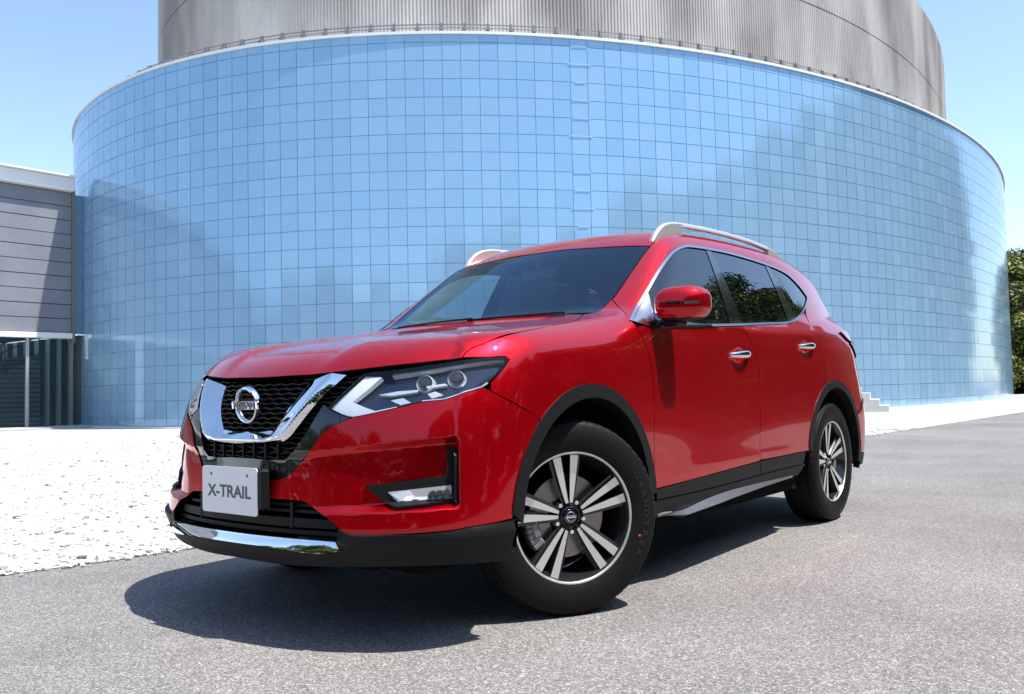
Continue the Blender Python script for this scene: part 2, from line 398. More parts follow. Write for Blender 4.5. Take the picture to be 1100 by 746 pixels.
def ring(name,prof,m,ins_n=400,ins=0):
    """profile of (inset, z) swept round the oval"""
    tt,_=oval_samples(ins_n,0); t=tt[:-1]; k=len(prof); V=[]
    Ps=[oval(t,p[0]) for p in prof]
    for i in range(ins_n):
        for j,p in enumerate(prof): V.append((Ps[j][i][0]-EC[0],Ps[j][i][1]-EC[1],p[1]))
    Fc=[(i*k+j,((i+1)%ins_n)*k+j,((i+1)%ins_n)*k+(j+1)%k,i*k+(j+1)%k) for i in range(ins_n) for j in range(k)]
    return mesh(name,V,Fc,m,drum)
ring('rim_coping',[(-.05,RIM),(-.05,RIM+.07),(.03,RIM+.10),(.55,RIM+.30),(.55,RIM+.12),(.02,RIM)],M['coping'])
ring('roof_slab',[(.5,RIM-.2),(.5,RIM+.13),(2.6,RIM+.13),(2.6,RIM-.2)],M['coping'])
ring('rim_rail',[(.50,RIM+.44),(.50,RIM+.47),(.53,RIM+.47),(.53,RIM+.44)],M['steel'])
ring('rim_rail',[(.50,RIM+.36),(.50,RIM+.38),(.53,RIM+.38),(.53,RIM+.36)],M['steel'])
def brackets():
    mb=MB(); mb.box((0,0,.12),(.10,.05,.26)); mb.box((.02,0,.10),(.16,.10,.07)); mb.box((-.03,0,.25),(.06,.06,.06))
    n=int(PER/.62); tt,_=oval_samples(n); first=None; c=0
    for i in range(n):
        p=oval(tt[i],.50)
        e=1e-3; d=oval(tt[i]+e)-oval(tt[i]); a=math.atan2(d[1],d[0])-math.pi/2
        to=np.array([CAMP.x,CAMP.y])-p; nr=np.array([d[1],-d[0]])/np.linalg.norm(d)
        if nr@to/np.linalg.norm(to)<.02: continue
        if first is None: first=o=mb.build('rail_bracket',M['steel'],drum)
        else: o=first.copy(); COL.link(o); o.parent=drum
        o.location=(p[0]-EC[0],p[1]-EC[1],RIM+.22); o.rotation_euler=(0,0,a); c+=1
    return c
brackets()
def concrete():
    ins=2.65; nf=int(PER*.93/.108); tt,_=oval_samples(nf*4,ins); Pa=oval(tt,ins); Pb=oval(tt,ins+.024); V=[];Fc=[]; top=16.55
    zs=[9.6,13.52,13.52,13.58,13.58,top]; dd=[0,0,.05,.05,0,0]
    n=nf*4
    Pc=oval(tt,ins+.05)
    for q,z in enumerate(zs):
        for i in range(n):
            p=(Pa if i%4<2 else Pb)[i]
            if dd[q]: p=oval(tt[i],ins+(.05 if i%4<2 else .09))
            V.append((p[0]-EC[0],p[1]-EC[1],z))
    for q in range(len(zs)-1):
        for i in range(n): Fc.append((q*n+i,q*n+(i+1)%n,(q+1)*n+(i+1)%n,(q+1)*n+i))
    Fc.append(tuple(range((len(zs)-1)*n,len(zs)*n)))
    o=mesh('concrete_drum',V,Fc,M['concrete'],drum); o.location=(.35,0,0)
concrete()
M['glint']=mat('pale_vent_glint',(.62,.74,.84),.4)  # pale colour painted for the glints off the open vents
def vent_glints():
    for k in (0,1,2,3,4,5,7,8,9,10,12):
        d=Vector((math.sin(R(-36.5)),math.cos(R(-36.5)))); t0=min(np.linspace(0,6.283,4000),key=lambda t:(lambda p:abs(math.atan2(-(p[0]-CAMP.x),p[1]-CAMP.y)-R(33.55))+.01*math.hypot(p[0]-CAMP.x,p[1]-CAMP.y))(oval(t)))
        p=oval(t0,-.012); e=oval(t0+1e-3)-oval(t0); mb=MB(); mb.box((0,0,0),(.012,(.42,.62,.28,.46)[k%4],.007)); o=mb.build('vent_glint',M['glint'],drum)
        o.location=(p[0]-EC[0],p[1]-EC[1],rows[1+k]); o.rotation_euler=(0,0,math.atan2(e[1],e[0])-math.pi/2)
vent_glints()
ring('base_kerb',[(-.16,0),(-.16,.05),(.01,.05),(.01,0)],M['coping'])
# ---- low wing joined to the drum on the left
M['panel']=noisy(mat('grey_panel',(.3,.3,.33),.55),(.18,.187,.215),(.225,.232,.262),.8,4)
M['window_glass']=glass_mat('window_glass',(.70,.77,.76),1.6)
M['dark_room']=mat('dark_interior',(.09,.10,.10),.8)
M['pale_room']=mat('pale_interior',(.42,.45,.44),.8)
M['tread']=mat('grey_tread',(.42,.43,.43),.6)
M['stair']=mat('dark_stair',(.16,.165,.165),.6)
WX=-24.6; WY1=10.12; WY0=-14.0
wing=empty('wing_building',(WX,WY1,0)); tag(wing,'low grey-panelled wing with white roof edge and glazed entrance left of the glass drum','building')
def wing_build():
    L=WY1-WY0; zb,zt=2.86,7.17; n=10; h=(zt-zb)/n
    mb=MB()
    for k in range(n):
        z=zb+k*h
        cuts=[WY0]+[WY1-L*f_ for f_ in ((.42,.12) if k==6 else (.55,.25) if k%2 else (.62,.30))][::1]+[WY1]
        for a,b in zip(cuts,cuts[1:]): mb.box((-.07-.01*(k%2),(a+b)/2-WY1,z+h/2),(.10,b-a-.012,h-.022))
    mb.build('wall_panels',M['panel'],wing)
    mb=MB(); mb.box((-.34,-L/2+.4,(zb+zt)/2),(.36,L+.8,zt-zb-.02)); mb.build('wall_core',M['joint'],wing)
    mb=MB(); mb.box((-.02,-L/2-.0,zt+.215),(.5,L,.40),bev=.02); mb.box((.05,-L/2,zt+.44),(.66,L,.05)); mb.build('roof_fascia',M['coping'],wing)
    mb=MB(); mb.box((-.10,.04,(zb+zt)/2-.1),(.34,.07,zt-zb+.4)); mb.build('end_flashing',M['stair'],wing)
    mb=MB(); mb.box((-5,-L/2,zt+.3),(9.4,L,.4)); mb.build('roof_slab',M['panel'],wing)
    mb=MB(); mb.box((-.15,-L/2,zb-.09),(.42,L,.16)); mb.build('soffit_beam',M['coping'],wing)
    # glazed ground floor
    mb=MB(); mb.box((-.30,-L/2,1.39),(.02,L,2.74)); mb.build('glazing',M['window_glass'],wing)
    f0=None
    for y in (-1.2,-3.4,-6.1,-8.2,-10.5):
        mb=MB(); mb.box((-.22,y,1.39),(.10,.09,2.74),bev=.01); mb.build('mullion',M['alu'],wing)
    mb=MB(); mb.box((-9.5,-L/2,.75),(.2,L,1.5)); mb.build('back_wall',M['dark_room'],wing)
    mb=MB(); mb.box((-9.5,-L/2,2.18),(.02,L,1.3)); mb.build('back_glazing',M['frost'],wing)
    mb=MB()
    for i in range(14): mb.box((-9.0,-.6-i*1.15,1.9),(.12,.35 if i%3 else .6,2.2))
    mb.build('back_columns',M['pale_room'],wing)
    mb=MB(); mb.box((-5,-L/2,2.82),(9.2,L,.06)); mb.build('ceiling',M['dark_room'],wing)
    mb=MB(); mb.box((-5,-L/2,.02),(9.3,L,.04)); mb.build('floor',M['dark_room'],wing)
    mb=MB()
    for i in range(11): mb.box((-.9-i*.8,.42,1.42),(.46,.04,2.8))
    mb.build('end_glazing',M['frost'],wing)
    mb=MB()
    for i in range(12): mb.box((-.5-i*.8,.42,1.42),(.30,.12,2.8))
    mb.build('end_column',M['dark_room'],wing)
    # stair going up towards the drum
    mb=MB(); ns_=15
    for k in range(ns_):
        y0=-3.9+k*.30; mb.box((-4.2,(y0+.6)/2-.0,.08+k*.155),(2.6,.6-y0,.115)); mb.box((-4.2,(y0+.7)/2,.08+k*.155+.077),(2.45,.5-y0,.045),1)
    mb.build('staircase',[M['tread'],M['stair']],wing)
    for x in (-2.85,-5.5):
        mb=MB()
        mb.tube([(x,-4.0,1.0),(x,.4,3.27)],.03,8); mb.tube([(x,-4.0,.72),(x,.4,2.99)],.02,8)
        for k in range(5): mb.tube([(x,-3.9+k*1.05,.1+k*.54),(x,-3.9+k*1.05,1.05+k*.54)],.02,6)
        mb.build('handrail',M['stair'],wing)
    mb=MB(); mb.box((.0,-2.68,1.39),(.5,.30,2.76),bev=.01); mb.build('entrance_column',M['coping'],wing)
    mb=MB(); mb.box((.55,-L/2,.03),(1.9,L,.05)); mb.build('threshold_slab',M['pale_room'],wing)
M['frost']=mat('frosted_glass',(.60,.68,.66),.5)
ns,l,b=nodes(M['frost']); b.inputs['Transmission Weight'].default_value=.8
M['alu']=mat('aluminium',(.55,.56,.58),.4,metal=.6)
wing_build()

# ---- pale steps against the drum
M['step']=noisy(mat('pale_step',(.55,.53,.5),.8),(.66,.63,.58),(.76,.73,.68),3)
st=empty('entrance_steps',(-4.44,23.0,0)); tag(st,'pale stone steps against the foot of the blue glass drum, behind the red car','steps')
for k in range(5):
    mb=MB(); mb.box((-1.5-.24*k,0.4+.02*k,.090+.178*k),(3.0,.8,.176)); mb.build('step',M['step'],st)
st.rotation_euler=(0,0,R(15.5))
# ------------------------------------------------------------ trees
def leaf_mat(name,c0,c1,c2):
    m=mat(name,(.06,.1,.03),.55,spec=.3); ns,l,b=nodes(m)
    g=ns.new('ShaderNodeNewGeometry'); r=ramp(ns,[(0,c0),(.55,c1),(1,c2)]); l.new(g.outputs['Random Per Island'],r.inputs[0]); l.new(r.outputs[0],b.inputs['Base Color'])
    return m
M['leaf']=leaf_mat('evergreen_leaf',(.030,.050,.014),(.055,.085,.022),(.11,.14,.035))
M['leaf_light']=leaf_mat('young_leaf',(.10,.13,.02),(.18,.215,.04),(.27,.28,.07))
M['bark']=noisy(mat('bark',(.1,.07,.05),.9),(.06,.045,.035),(.14,.11,.08),8,6)
def crown_mesh(name,seed,n,H0,Rr,H,leaf,clumps,lt=.35):
    r=np.random.default_rng(seed); V=[];Fc=[];k=0; cl=[]
    for i in range(clumps):
        a=r.uniform(0,6.28); q=r.random()**.6; h=r.random()
        rad=Rr*(math.sin(math.pi*(.12+.80*h))**.8)*q
        cl.append((rad*math.cos(a),rad*math.sin(a),H0+h*(H-H0),r.uniform(.55,1.15)*Rr*.33))
    per=n//clumps
    mi=[]
    for cx,cy,cz,cr in cl:
        d=r.normal(0,1,(per,3)); d/=np.linalg.norm(d,axis=1)[:,None]; rr=cr*r.random(per)**.35
        P=d*rr[:,None]*[1,1,.75]+[cx,cy,cz]
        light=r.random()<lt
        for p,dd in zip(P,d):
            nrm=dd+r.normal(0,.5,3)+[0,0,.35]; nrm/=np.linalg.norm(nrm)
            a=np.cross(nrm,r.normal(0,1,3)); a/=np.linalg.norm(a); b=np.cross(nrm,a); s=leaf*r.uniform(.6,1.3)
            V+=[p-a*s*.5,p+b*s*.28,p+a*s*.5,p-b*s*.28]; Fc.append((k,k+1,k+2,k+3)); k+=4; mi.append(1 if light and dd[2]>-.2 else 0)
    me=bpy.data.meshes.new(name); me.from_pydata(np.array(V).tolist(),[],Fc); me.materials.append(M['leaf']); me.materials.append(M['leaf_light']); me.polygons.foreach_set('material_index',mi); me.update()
    return me
def trunk_mesh(seed,H,r0):
    r=np.random.default_rng(seed); mb=MB(); P=[(0,0,-.1)]; 
    for i in range(1,6): P.append((r.normal(0,.12),r.normal(0,.12),H*i/5))
    mb.tube(P,[r0*1.35,r0,r0*.85,r0*.7,r0*.5,r0*.25],10)
    for i in range(9):
        z=H*r.uniform(.3,.9); a=r.uniform(0,6.28); L=H*r.uniform(.18,.34)
        mb.tube([(0,0,z),(L*.5*math.cos(a),L*.5*math.sin(a),z+L*.3),(L*math.cos(a),L*math.sin(a),z+L*.75)],[r0*.4,r0*.25,r0*.08],6)
    o=mb.build('trunk',M['bark'],None,True); me=o.data; bpy.data.objects.remove(o); return me
PROTO=[(crown_mesh('crown',11,15000,1.6,4.2,10.2,.34,70),trunk_mesh(1,8.5,.26)),
       (crown_mesh('crown',12,26000,.6,4.8,9.0,.26,90),trunk_mesh(2,7.2,.30)),
       (crown_mesh('crown',13,20000,1.6,3.6,11.5,.26,70),trunk_mesh(3,9.8,.24)),
       (crown_mesh('crown',14,30000,.25,3.4,8.6,.24,110),trunk_mesh(4,6.8,.24)),
       (crown_mesh('crown',15,42000,.3,3.9,15.5,.26,150),trunk_mesh(5,13,.30))]
def tree(x,y,p,s,rz,label,group=None):
    t=empty('broadleaf_tree',(x,y,0),rz); t.scale=(s,s,s); tag(t,label,'tree',group)
    for nme,me in zip(('crown','trunk'),PROTO[p]):
        o=bpy.data.objects.new(nme,me); COL.link(o); o.parent=t
    return t
PROTO.append((crown_mesh('crown',16,42000,.1,3.7,7.9,.25,120,.75),trunk_mesh(6,5.5,.3)))
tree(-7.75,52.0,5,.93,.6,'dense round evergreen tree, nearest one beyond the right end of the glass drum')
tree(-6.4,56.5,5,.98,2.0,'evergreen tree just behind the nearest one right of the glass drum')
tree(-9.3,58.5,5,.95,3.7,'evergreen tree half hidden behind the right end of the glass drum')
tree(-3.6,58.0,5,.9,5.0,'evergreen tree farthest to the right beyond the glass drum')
# the grove across the road that the windows, the paint and the glass tiles mirror
_g=np.random.default_rng(21)
GR=[(13.5+_g.uniform(-.5,.5),y+_g.uniform(-.6,.6),3,_g.uniform(.9,1.2)) for y in np.arange(-20,17,4.4)]
GR+=[(10.6+_g.uniform(-.4,.5)+max(0,y-30)*.05,y,4,min(1.18,.58+(y-19)*.0255)*_g.uniform(.93,1.05)) for y in np.arange(19,70,4.6)]
GR+=[(14.2+_g.uniform(-.4,.4),y,3,_g.uniform(1.0,1.2)) for y in np.arange(24,58,3.6)]
GR+=[(13.2,17.6,3,1.15),(12.6,21.5,3,1.2),(15.5,14.5,3,1.3)]
GR+=[(x,y,3,_g.uniform(.8,1.05)) for x,y in [(9,-24),(4,-26.5),(-1,-27.5),(-6,-28),(-11,-29),(-16,-30),(-21.5,-30.5),(-27,-31),(12,-20.5),(6.5,-22.8),(1.5,-24),(-3.5,-25),(-8.5,-25.5)]]
for x,y,k,sc_ in GR:
    tree(x,y,k,sc_,_g.uniform(0,6.28),'tall dark evergreen tree of the grove mirrored in the car windows and the glass tiles','trees of the mirrored grove')
# outlines of the panels, as points on the body surface (metres)
TR={
 'hood_front':[(-0.2734,-0.7862,0.902),(-0.0349,-0.8068,0.8995),(0.2426,-0.7873,0.9047),(0.3607,-0.7647,0.9115),(0.4803,-0.7245,0.9199),(0.6131,-0.6532,0.9319),(0.6884,-0.595,0.9418),(0.7543,-0.5391,0.9517)],
 'hood_side':[(0.7543,-0.5391,0.9517),(0.7523,-0.5234,0.9689),(0.7599,-0.4963,0.9851),(0.7924,-0.4209,1.0129),(0.81,-0.3139,1.0395),(0.7944,-0.1504,1.0654),(0.7791,-0.009,1.0854),(0.7572,0.1395,1.1082),(0.7051,0.2561,1.1306),(0.6389,0.3722,1.1541)],
 'wind_base':[(-0.1755,0.3233,1.161),(0.0264,0.3175,1.162),(0.2254,0.3343,1.1635),(0.4046,0.3773,1.169),(0.6012,0.4086,1.1659),(0.671,0.4358,1.1661)],
 'wind_side':[(0.671,0.4358,1.1661),(0.6646,0.493,1.1881),(0.6712,0.577,1.2404),(0.6533,0.76,1.3703),(0.6403,0.8877,1.4598),(0.6347,0.9565,1.5046),(0.6333,0.9834,1.5205)],
 'wind_top':[(0.6333,0.9834,1.5205),(0.5901,0.9688,1.5244),(0.4372,0.9366,1.5337),(0.3037,0.9188,1.5402),(0.187,0.9149,1.5476),(0.0273,0.8986,1.5438)],
 'dlo':[(0.8348,0.422,1.1184),(0.7827,0.6216,1.2322),(0.7473,0.8303,1.3747),(0.721,0.9959,1.4707),(0.7124,1.0603,1.4994),(0.7017,1.1392,1.5255),(0.6938,1.2041,1.5408),(0.6885,1.275,1.5514),(0.6845,1.4936,1.562),(0.6818,1.7258,1.5683),(0.6843,1.9893,1.5635),(0.6901,2.262,1.5516),(0.6966,2.5085,1.5289),(0.7051,2.5901,1.5023),(0.7177,2.6682,1.4638),(0.731,2.7175,1.4253),(0.7468,2.751,1.3822),(0.7544,2.7416,1.3662),(0.7709,2.6839,1.3377),(0.795,2.5792,1.2949),(0.8178,2.459,1.2499),(0.8349,2.3502,1.2182),(0.8466,2.2514,1.1937),(0.8518,2.1651,1.1798),(0.8573,1.7786,1.1573),(0.8641,1.4809,1.1377),(0.8696,1.0544,1.1139),(0.8708,0.714,1.0977),(0.8715,0.5473,1.0904),(0.8638,0.4825,1.0996)],
 'b_front':[(0.6931,1.4587,1.5453),(0.8599,1.3591,1.1449)],
 'b_rear':[(0.6896,1.5208,1.5526),(0.7706,1.5203,1.374),(0.8573,1.5213,1.1523)],
 'c_front':[(0.6982,2.2231,1.5348),(0.8455,2.1755,1.1929)],
 'c_rear':[(0.7001,2.2763,1.5308),(0.7733,2.2844,1.3675),(0.8355,2.3191,1.2167)],
 'door_f':[(0.8637,0.4361,1.0879),(0.878,0.4553,1.0487),(0.8855,0.4747,1.007),(0.8919,0.4903,0.9588),(0.8969,0.4992,0.8999),(0.9012,0.496,0.8021),(0.9034,0.4885,0.6875),(0.9038,0.4805,0.5504),(0.9022,0.4751,0.4121)],
 'door_m':[(0.864,1.4879,1.138),(0.8758,1.5263,1.0939),(0.8835,1.5736,1.0372),(0.8882,1.6155,0.9653),(0.8923,1.6197,0.8781),(0.8967,1.6074,0.7577),(0.9006,1.5914,0.6407),(0.9063,1.5593,0.4524)],
 'door_r':[(0.8081,2.5255,1.2682),(0.8367,2.504,1.2143),(0.8734,2.4889,1.1442),(0.8891,2.5315,1.072),(0.901,2.5605,0.988),(0.9078,2.5719,0.9038),(0.9111,2.5394,0.8423)],
 'clad_top':[(0.902,0.4847,0.4103),(0.9041,0.7807,0.4208),(0.9066,1.1561,0.435),(0.9064,1.5516,0.4478),(0.9066,1.8478,0.4531),(0.9081,2.1866,0.4568)],
 'clad_split':[(0.8945,0.4993,0.3647),(0.8947,0.795,0.3631),(0.898,1.1695,0.3686),(0.8995,1.5618,0.3771),(0.9016,1.9198,0.385),(0.9025,2.1512,0.3845)],
 'rock_bot':[(0.874,0.5353,0.2873),(0.8762,0.8266,0.2967),(0.8809,1.2014,0.307),(0.8831,1.6433,0.3179),(0.8863,2.0204,0.3251)],
 'cowl_seam':[(0.6675,0.5592,1.2291),(0.6952,0.5448,1.2115),(0.7556,0.4986,1.1736),(0.829,0.432,1.1252)],
 'bump_seam':[(0.8432,-0.5026,0.8369),(0.8664,-0.4674,0.814),(0.8945,-0.4025,0.7775),(0.9075,-0.3204,0.7396)],
 'hl':[(0.4774,-0.737,0.9056),(0.565,-0.6942,0.9136),(0.656,-0.632,0.9262),(0.7159,-0.5785,0.9372),(0.7586,-0.5409,0.9452),(0.8016,-0.4838,0.9516),(0.833,-0.4317,0.9547),(0.8413,-0.4165,0.9543),(0.8507,-0.408,0.9438),(0.8511,-0.4192,0.9314),(0.8491,-0.4429,0.909),(0.8452,-0.4665,0.8881),(0.8379,-0.4954,0.8651),(0.8293,-0.5198,0.8492),(0.8134,-0.5495,0.8402),(0.7959,-0.5768,0.8332),(0.771,-0.605,0.8198),(0.7477,-0.6327,0.8095),(0.7238,-0.6541,0.8084),(0.692,-0.68,0.8053),(0.6364,-0.723,0.7899),(0.5659,-0.7677,0.7724),(0.5209,-0.7913,0.7627),(0.4838,-0.8076,0.757),(0.441,-0.819,0.7699),(0.3908,-0.8267,0.7909),(0.4268,-0.7975,0.8353)],
 'drl_in':[(0.544,-0.7133,0.9016),(0.5154,-0.7556,0.8553),(0.4785,-0.7897,0.8157),(0.5186,-0.7804,0.7995),(0.5569,-0.7678,0.7857),(0.6207,-0.7289,0.799)],
 'bump_top':[(0.4963,-0.8022,0.7593),(0.4532,-0.8218,0.7435),(0.4162,-0.8369,0.7268),(0.3903,-0.8475,0.7083),(0.3701,-0.8571,0.6816),(0.3479,-0.8672,0.6492),(0.3148,-0.8687,0.617),(0.2808,-0.88,0.5851),(0.2617,-0.8866,0.5644),(0.2311,-0.8945,0.5501),(0.1482,-0.9081,0.5454),(-0.016,-0.9143,0.5419)],
 'v_in':[(0.2505,-0.8021,0.8852),(0.2078,-0.8583,0.794),(0.1476,-0.8849,0.712),(0.1293,-0.8872,0.706),(0.0077,-0.8904,0.7116)],
 'v_out':[(0.4172,-0.7606,0.8993),(0.3516,-0.8256,0.8162),(0.2766,-0.8689,0.7152),(0.2514,-0.8772,0.6889),(0.2214,-0.8834,0.6743),(0.1113,-0.8941,0.6673),(-0.0357,-0.8971,0.6641)],
 'slot':[(0.2076,-0.8872,0.6598),(0.2488,-0.8838,0.6224),(0.2231,-0.8878,0.6123),(-0.0306,-0.9037,0.6188)],
 'int_top':[(0.157,-0.9151,0.4815),(0.2471,-0.8997,0.4813),(0.3138,-0.8861,0.48),(0.3469,-0.8805,0.4726),(0.3729,-0.8782,0.4585),(0.4383,-0.8776,0.4323),(0.4877,-0.8664,0.4)],
 'lip_top':[(0.4877,-0.8664,0.4),(0.5028,-0.8623,0.3868),(0.5409,-0.8484,0.3766),(0.6823,-0.7769,0.3822),(0.8088,-0.6698,0.3911),(0.8243,-0.6489,0.394),(0.8376,-0.6285,0.3974),(0.8781,-0.5441,0.4038),(0.9021,-0.4282,0.4077)],
 'skid_top':[(0.1299,-0.9315,0.3595),(0.3306,-0.9077,0.3587),(0.4244,-0.8866,0.3576),(0.4821,-0.8694,0.3565)],
 'skid_bot':[(0.4981,-0.8618,0.3382),(0.4934,-0.8615,0.3286),(0.4137,-0.8838,0.3215),(0.2038,-0.9226,0.3314)],
 'lip_bot':[(-0.031,-0.9035,0.2652),(0.1113,-0.898,0.2615),(0.2353,-0.8855,0.2596),(0.4106,-0.8569,0.2666),(0.5935,-0.7952,0.2754),(0.76,-0.6883,0.281),(0.8572,-0.5232,0.2735),(0.8694,-0.4747,0.2699),(0.8837,-0.4466,0.2987)],
 'fog':[(0.7504,-0.6234,0.6575),(0.7655,-0.6068,0.6515),(0.7878,-0.6148,0.6419),(0.801,-0.624,0.6261),(0.813,-0.6398,0.4743),(0.7389,-0.7049,0.465),(0.6636,-0.7682,0.458),(0.6359,-0.7718,0.462),(0.588,-0.7755,0.4924),(0.5452,-0.7982,0.5341),(0.6658,-0.7146,0.5486),(0.7478,-0.6413,0.5608),(0.7538,-0.6341,0.5659),(0.753,-0.6293,0.6098)],
 'fog_lamp':[(0.6085,-0.7595,0.514),(0.7029,-0.6878,0.5251),(0.7781,-0.6139,0.5341),(0.7925,-0.6293,0.4748),(0.7257,-0.6909,0.4716),(0.6629,-0.7391,0.4686),(0.6398,-0.7417,0.4751)],
 'panel_line':[(0.5315,-0.7954,0.6137),(0.5246,-0.8064,0.5638),(0.5169,-0.8168,0.5095),(0.5005,-0.8266,0.4974)],
 'ridge_t':[(0.4426,-0.8384,0.645),(0.5657,-0.7846,0.6598),(0.6555,-0.7329,0.6711),(0.7152,-0.6968,0.6804),(0.7664,-0.6562,0.6881),(0.8094,-0.6218,0.6787)],
 'ridge_b':[(0.4939,-0.8643,0.4005),(0.6809,-0.7747,0.4204),(0.8248,-0.6462,0.4297)],
 'ledge_b':[(0.4533,-0.8501,0.4788),(0.5324,-0.8107,0.4859),(0.6655,-0.7714,0.4561),(0.8099,-0.6396,0.4726)],
 'handle1':[(0.8815,1.3273,0.9942),(0.8808,1.4613,0.9967),(0.8854,1.5903,1.0086)],
 'handle2':[(0.8864,2.2333,1.0535),(0.883,2.3618,1.0623),(0.8885,2.4865,1.0764)],
 'tail_lamp':[(0.863,2.8979,1.1363),(0.8417,3.1256,1.1513)],
 'emblem':[(-0.0018,-0.8657,0.8036)],
 'refl1':[(0.5925,-0.7353,0.8226),(0.6295,-0.7111,0.8295),(0.6579,-0.7007,0.8119),(0.6276,-0.7226,0.805)],
 'refl2':[(0.6961,-0.6599,0.8416),(0.7156,-0.6398,0.8502),(0.7401,-0.6256,0.8373),(0.712,-0.6546,0.8273)],
 'brow1':[(0.5488,-0.7488,0.8406),(0.6061,-0.7136,0.8516),(0.6696,-0.6721,0.8552),(0.6669,-0.6784,0.8469),(0.597,-0.7265,0.8364)],
 'brow2':[(0.6864,-0.6536,0.8665),(0.7344,-0.6093,0.8745),(0.7431,-0.6052,0.868),(0.6913,-0.6544,0.8586)],
 'proj':[(0.6711,-0.6599,0.8747),(0.7505,-0.5851,0.888)],
 'sail':[(0.7795,0.6824,1.27),(0.87,0.5746,1.1012)],
 'crease_hood':[(-0.3038,-0.7018,0.9774),(-0.07,-0.6748,0.9942),(0.1489,-0.6282,1.0068),(0.3632,-0.6137,1.0209)],
 'fend_arch':[(0.9075,-0.3204,0.7396),(0.9036,-0.4201,0.6146)],
 'roof_ditch':[(0.6071,1.0502,1.5635),(0.6236,1.2725,1.6144),(0.5965,1.6798,1.6528),(0.6257,2.1026,1.6402),(0.661,2.4536,1.598)],
}
# ------------------------------------------------------------ panel builder
def unit(v): v=np.array(v,float); return v/np.linalg.norm(v)
class Plane:
    def __init__(s,o,e1,e3,t1=2.2):
        s.o=np.array(o,float); s.e3=unit(e3); e1=np.array(e1,float); s.e1=unit(e1-s.e3*(e1@s.e3)); s.e2=np.cross(s.e3,s.e1); s.t1=t1
    def to2(s,P): d=np.asarray(P,float)-s.o; return np.c_[d@s.e1,d@s.e2]
    def to3(s,q): O=s.o+q[:,:1]*s.e1+q[:,1:]*s.e2; return cast(O,np.repeat(s.e3[None],len(O),0),0.,s.t1,60)
class Cyl:
    """rays from a vertical axis; angle 0 looks along `sgn`*y"""
    def __init__(s,y0,sgn,k=1.25): s.y0=y0; s.sg=sgn; s.k=k
    def to2(s,P): P=np.asarray(P,float); return np.c_[np.arctan2(P[:,0],s.sg*(P[:,1]-s.y0))*s.k,P[:,2]]
    def to3(s,q):
        a=q[:,0]/s.k; O=np.c_[0*a,0*a+s.y0,q[:,1]]; D=np.c_[np.sin(a),s.sg*np.cos(a),0*a]; return cast(O,D,.0,2.0,60)
SIDEF=Plane((.0,0,0),(0,1,0),(1,0,0)); UPF=Plane((.25,0,.75),(0,1,0),(.8,0,.6)); FENF=Plane((.2,.3,.6),(0,1,0),(.80,-.22,.56)); SIDEL=Plane((0,0,0),(0,1,0),(1,0,-.0))
HOODF=Plane((0,0,.75),(1,0,0),(0,-.40,.92)); WINDF=Plane((0,1.2,.9),(1,0,0),(0,-.60,.80)); ROOFF=Plane((0,0,1.1),(1,0,0),(0,0,1)); FRF=Cyl(.45,-1); RRF=Cyl(2.5,1)
def area2(p): x,y=p[:,0],p[:,1]; return .5*np.sum(x*np.roll(y,-1)-np.roll(x,-1)*y)
def offset2(p,d):
    """inset a closed outline by d"""
    if d==0: return p
    sgn=1 if area2(p)>0 else -1
    e=np.roll(p,-1,0)-p; L=np.maximum(np.linalg.norm(e,axis=1),1e-9)[:,None]; n=np.c_[-e[:,1],e[:,0]]/L*sgn
    m=n+np.roll(n,1,0); m/=np.maximum(np.linalg.norm(m,axis=1),.45)[:,None]
    c=np.clip(np.einsum('ij,ij->i',m,n),.5,1)
    return p+m*(d/c)[:,None]
def smooth2(p,ang=32,it=2):
    for _ in range(it):
        out=[]; n=len(p)
        for i in range(n):
            a,b,c=p[i-1],p[i],p[(i+1)%n]; u,v=b-a,c-b
            t=abs(math.degrees(math.atan2(u[0]*v[1]-u[1]*v[0],u@v)))
            if t<ang and t>.5:
                out+= [b-.25*u,b+.25*v]
            else: out.append(b)
        p=np.array(out)
    return p
def dens2(p,s):
    out=[]
    for a,b in zip(p,np.roll(p,-1,0)):
        k=max(1,int(np.ceil(np.linalg.norm(b-a)/s)))
        for i in range(k): out.append(a+(b-a)*i/k)
    return np.array(out)
def clean2(p,e=8e-4):
    o=[p[0]]
    for q in p[1:]:
        if np.linalg.norm(q-o[-1])>e: o.append(q)
    if np.linalg.norm(o[0]-o[-1])<e: o.pop()
    return np.array(o)
def inside2(p,poly):
    x,y=p[:,0][:,None],p[:,1][:,None]; a=poly; b=np.roll(poly,-1,0)
    c=((a[:,1]>y)!=(b[:,1]>y))&(x<(b[:,0]-a[:,0])*(y-a[:,1])/(b[:,1]-a[:,1]+1e-15)+a[:,0])
    return c.sum(1)%2==1
def bdist(p,poly):
    a=poly; b=np.roll(poly,-1,0); d=b-a; L=np.maximum((d*d).sum(1),1e-12); out=np.full(len(p),9.)
    for i in range(len(a)):
        t=np.clip(((p-a[i])@d[i])/L[i],0,1); out=np.minimum(out,np.linalg.norm(p-(a[i]+t[:,None]*d[i]),axis=1))
    return out
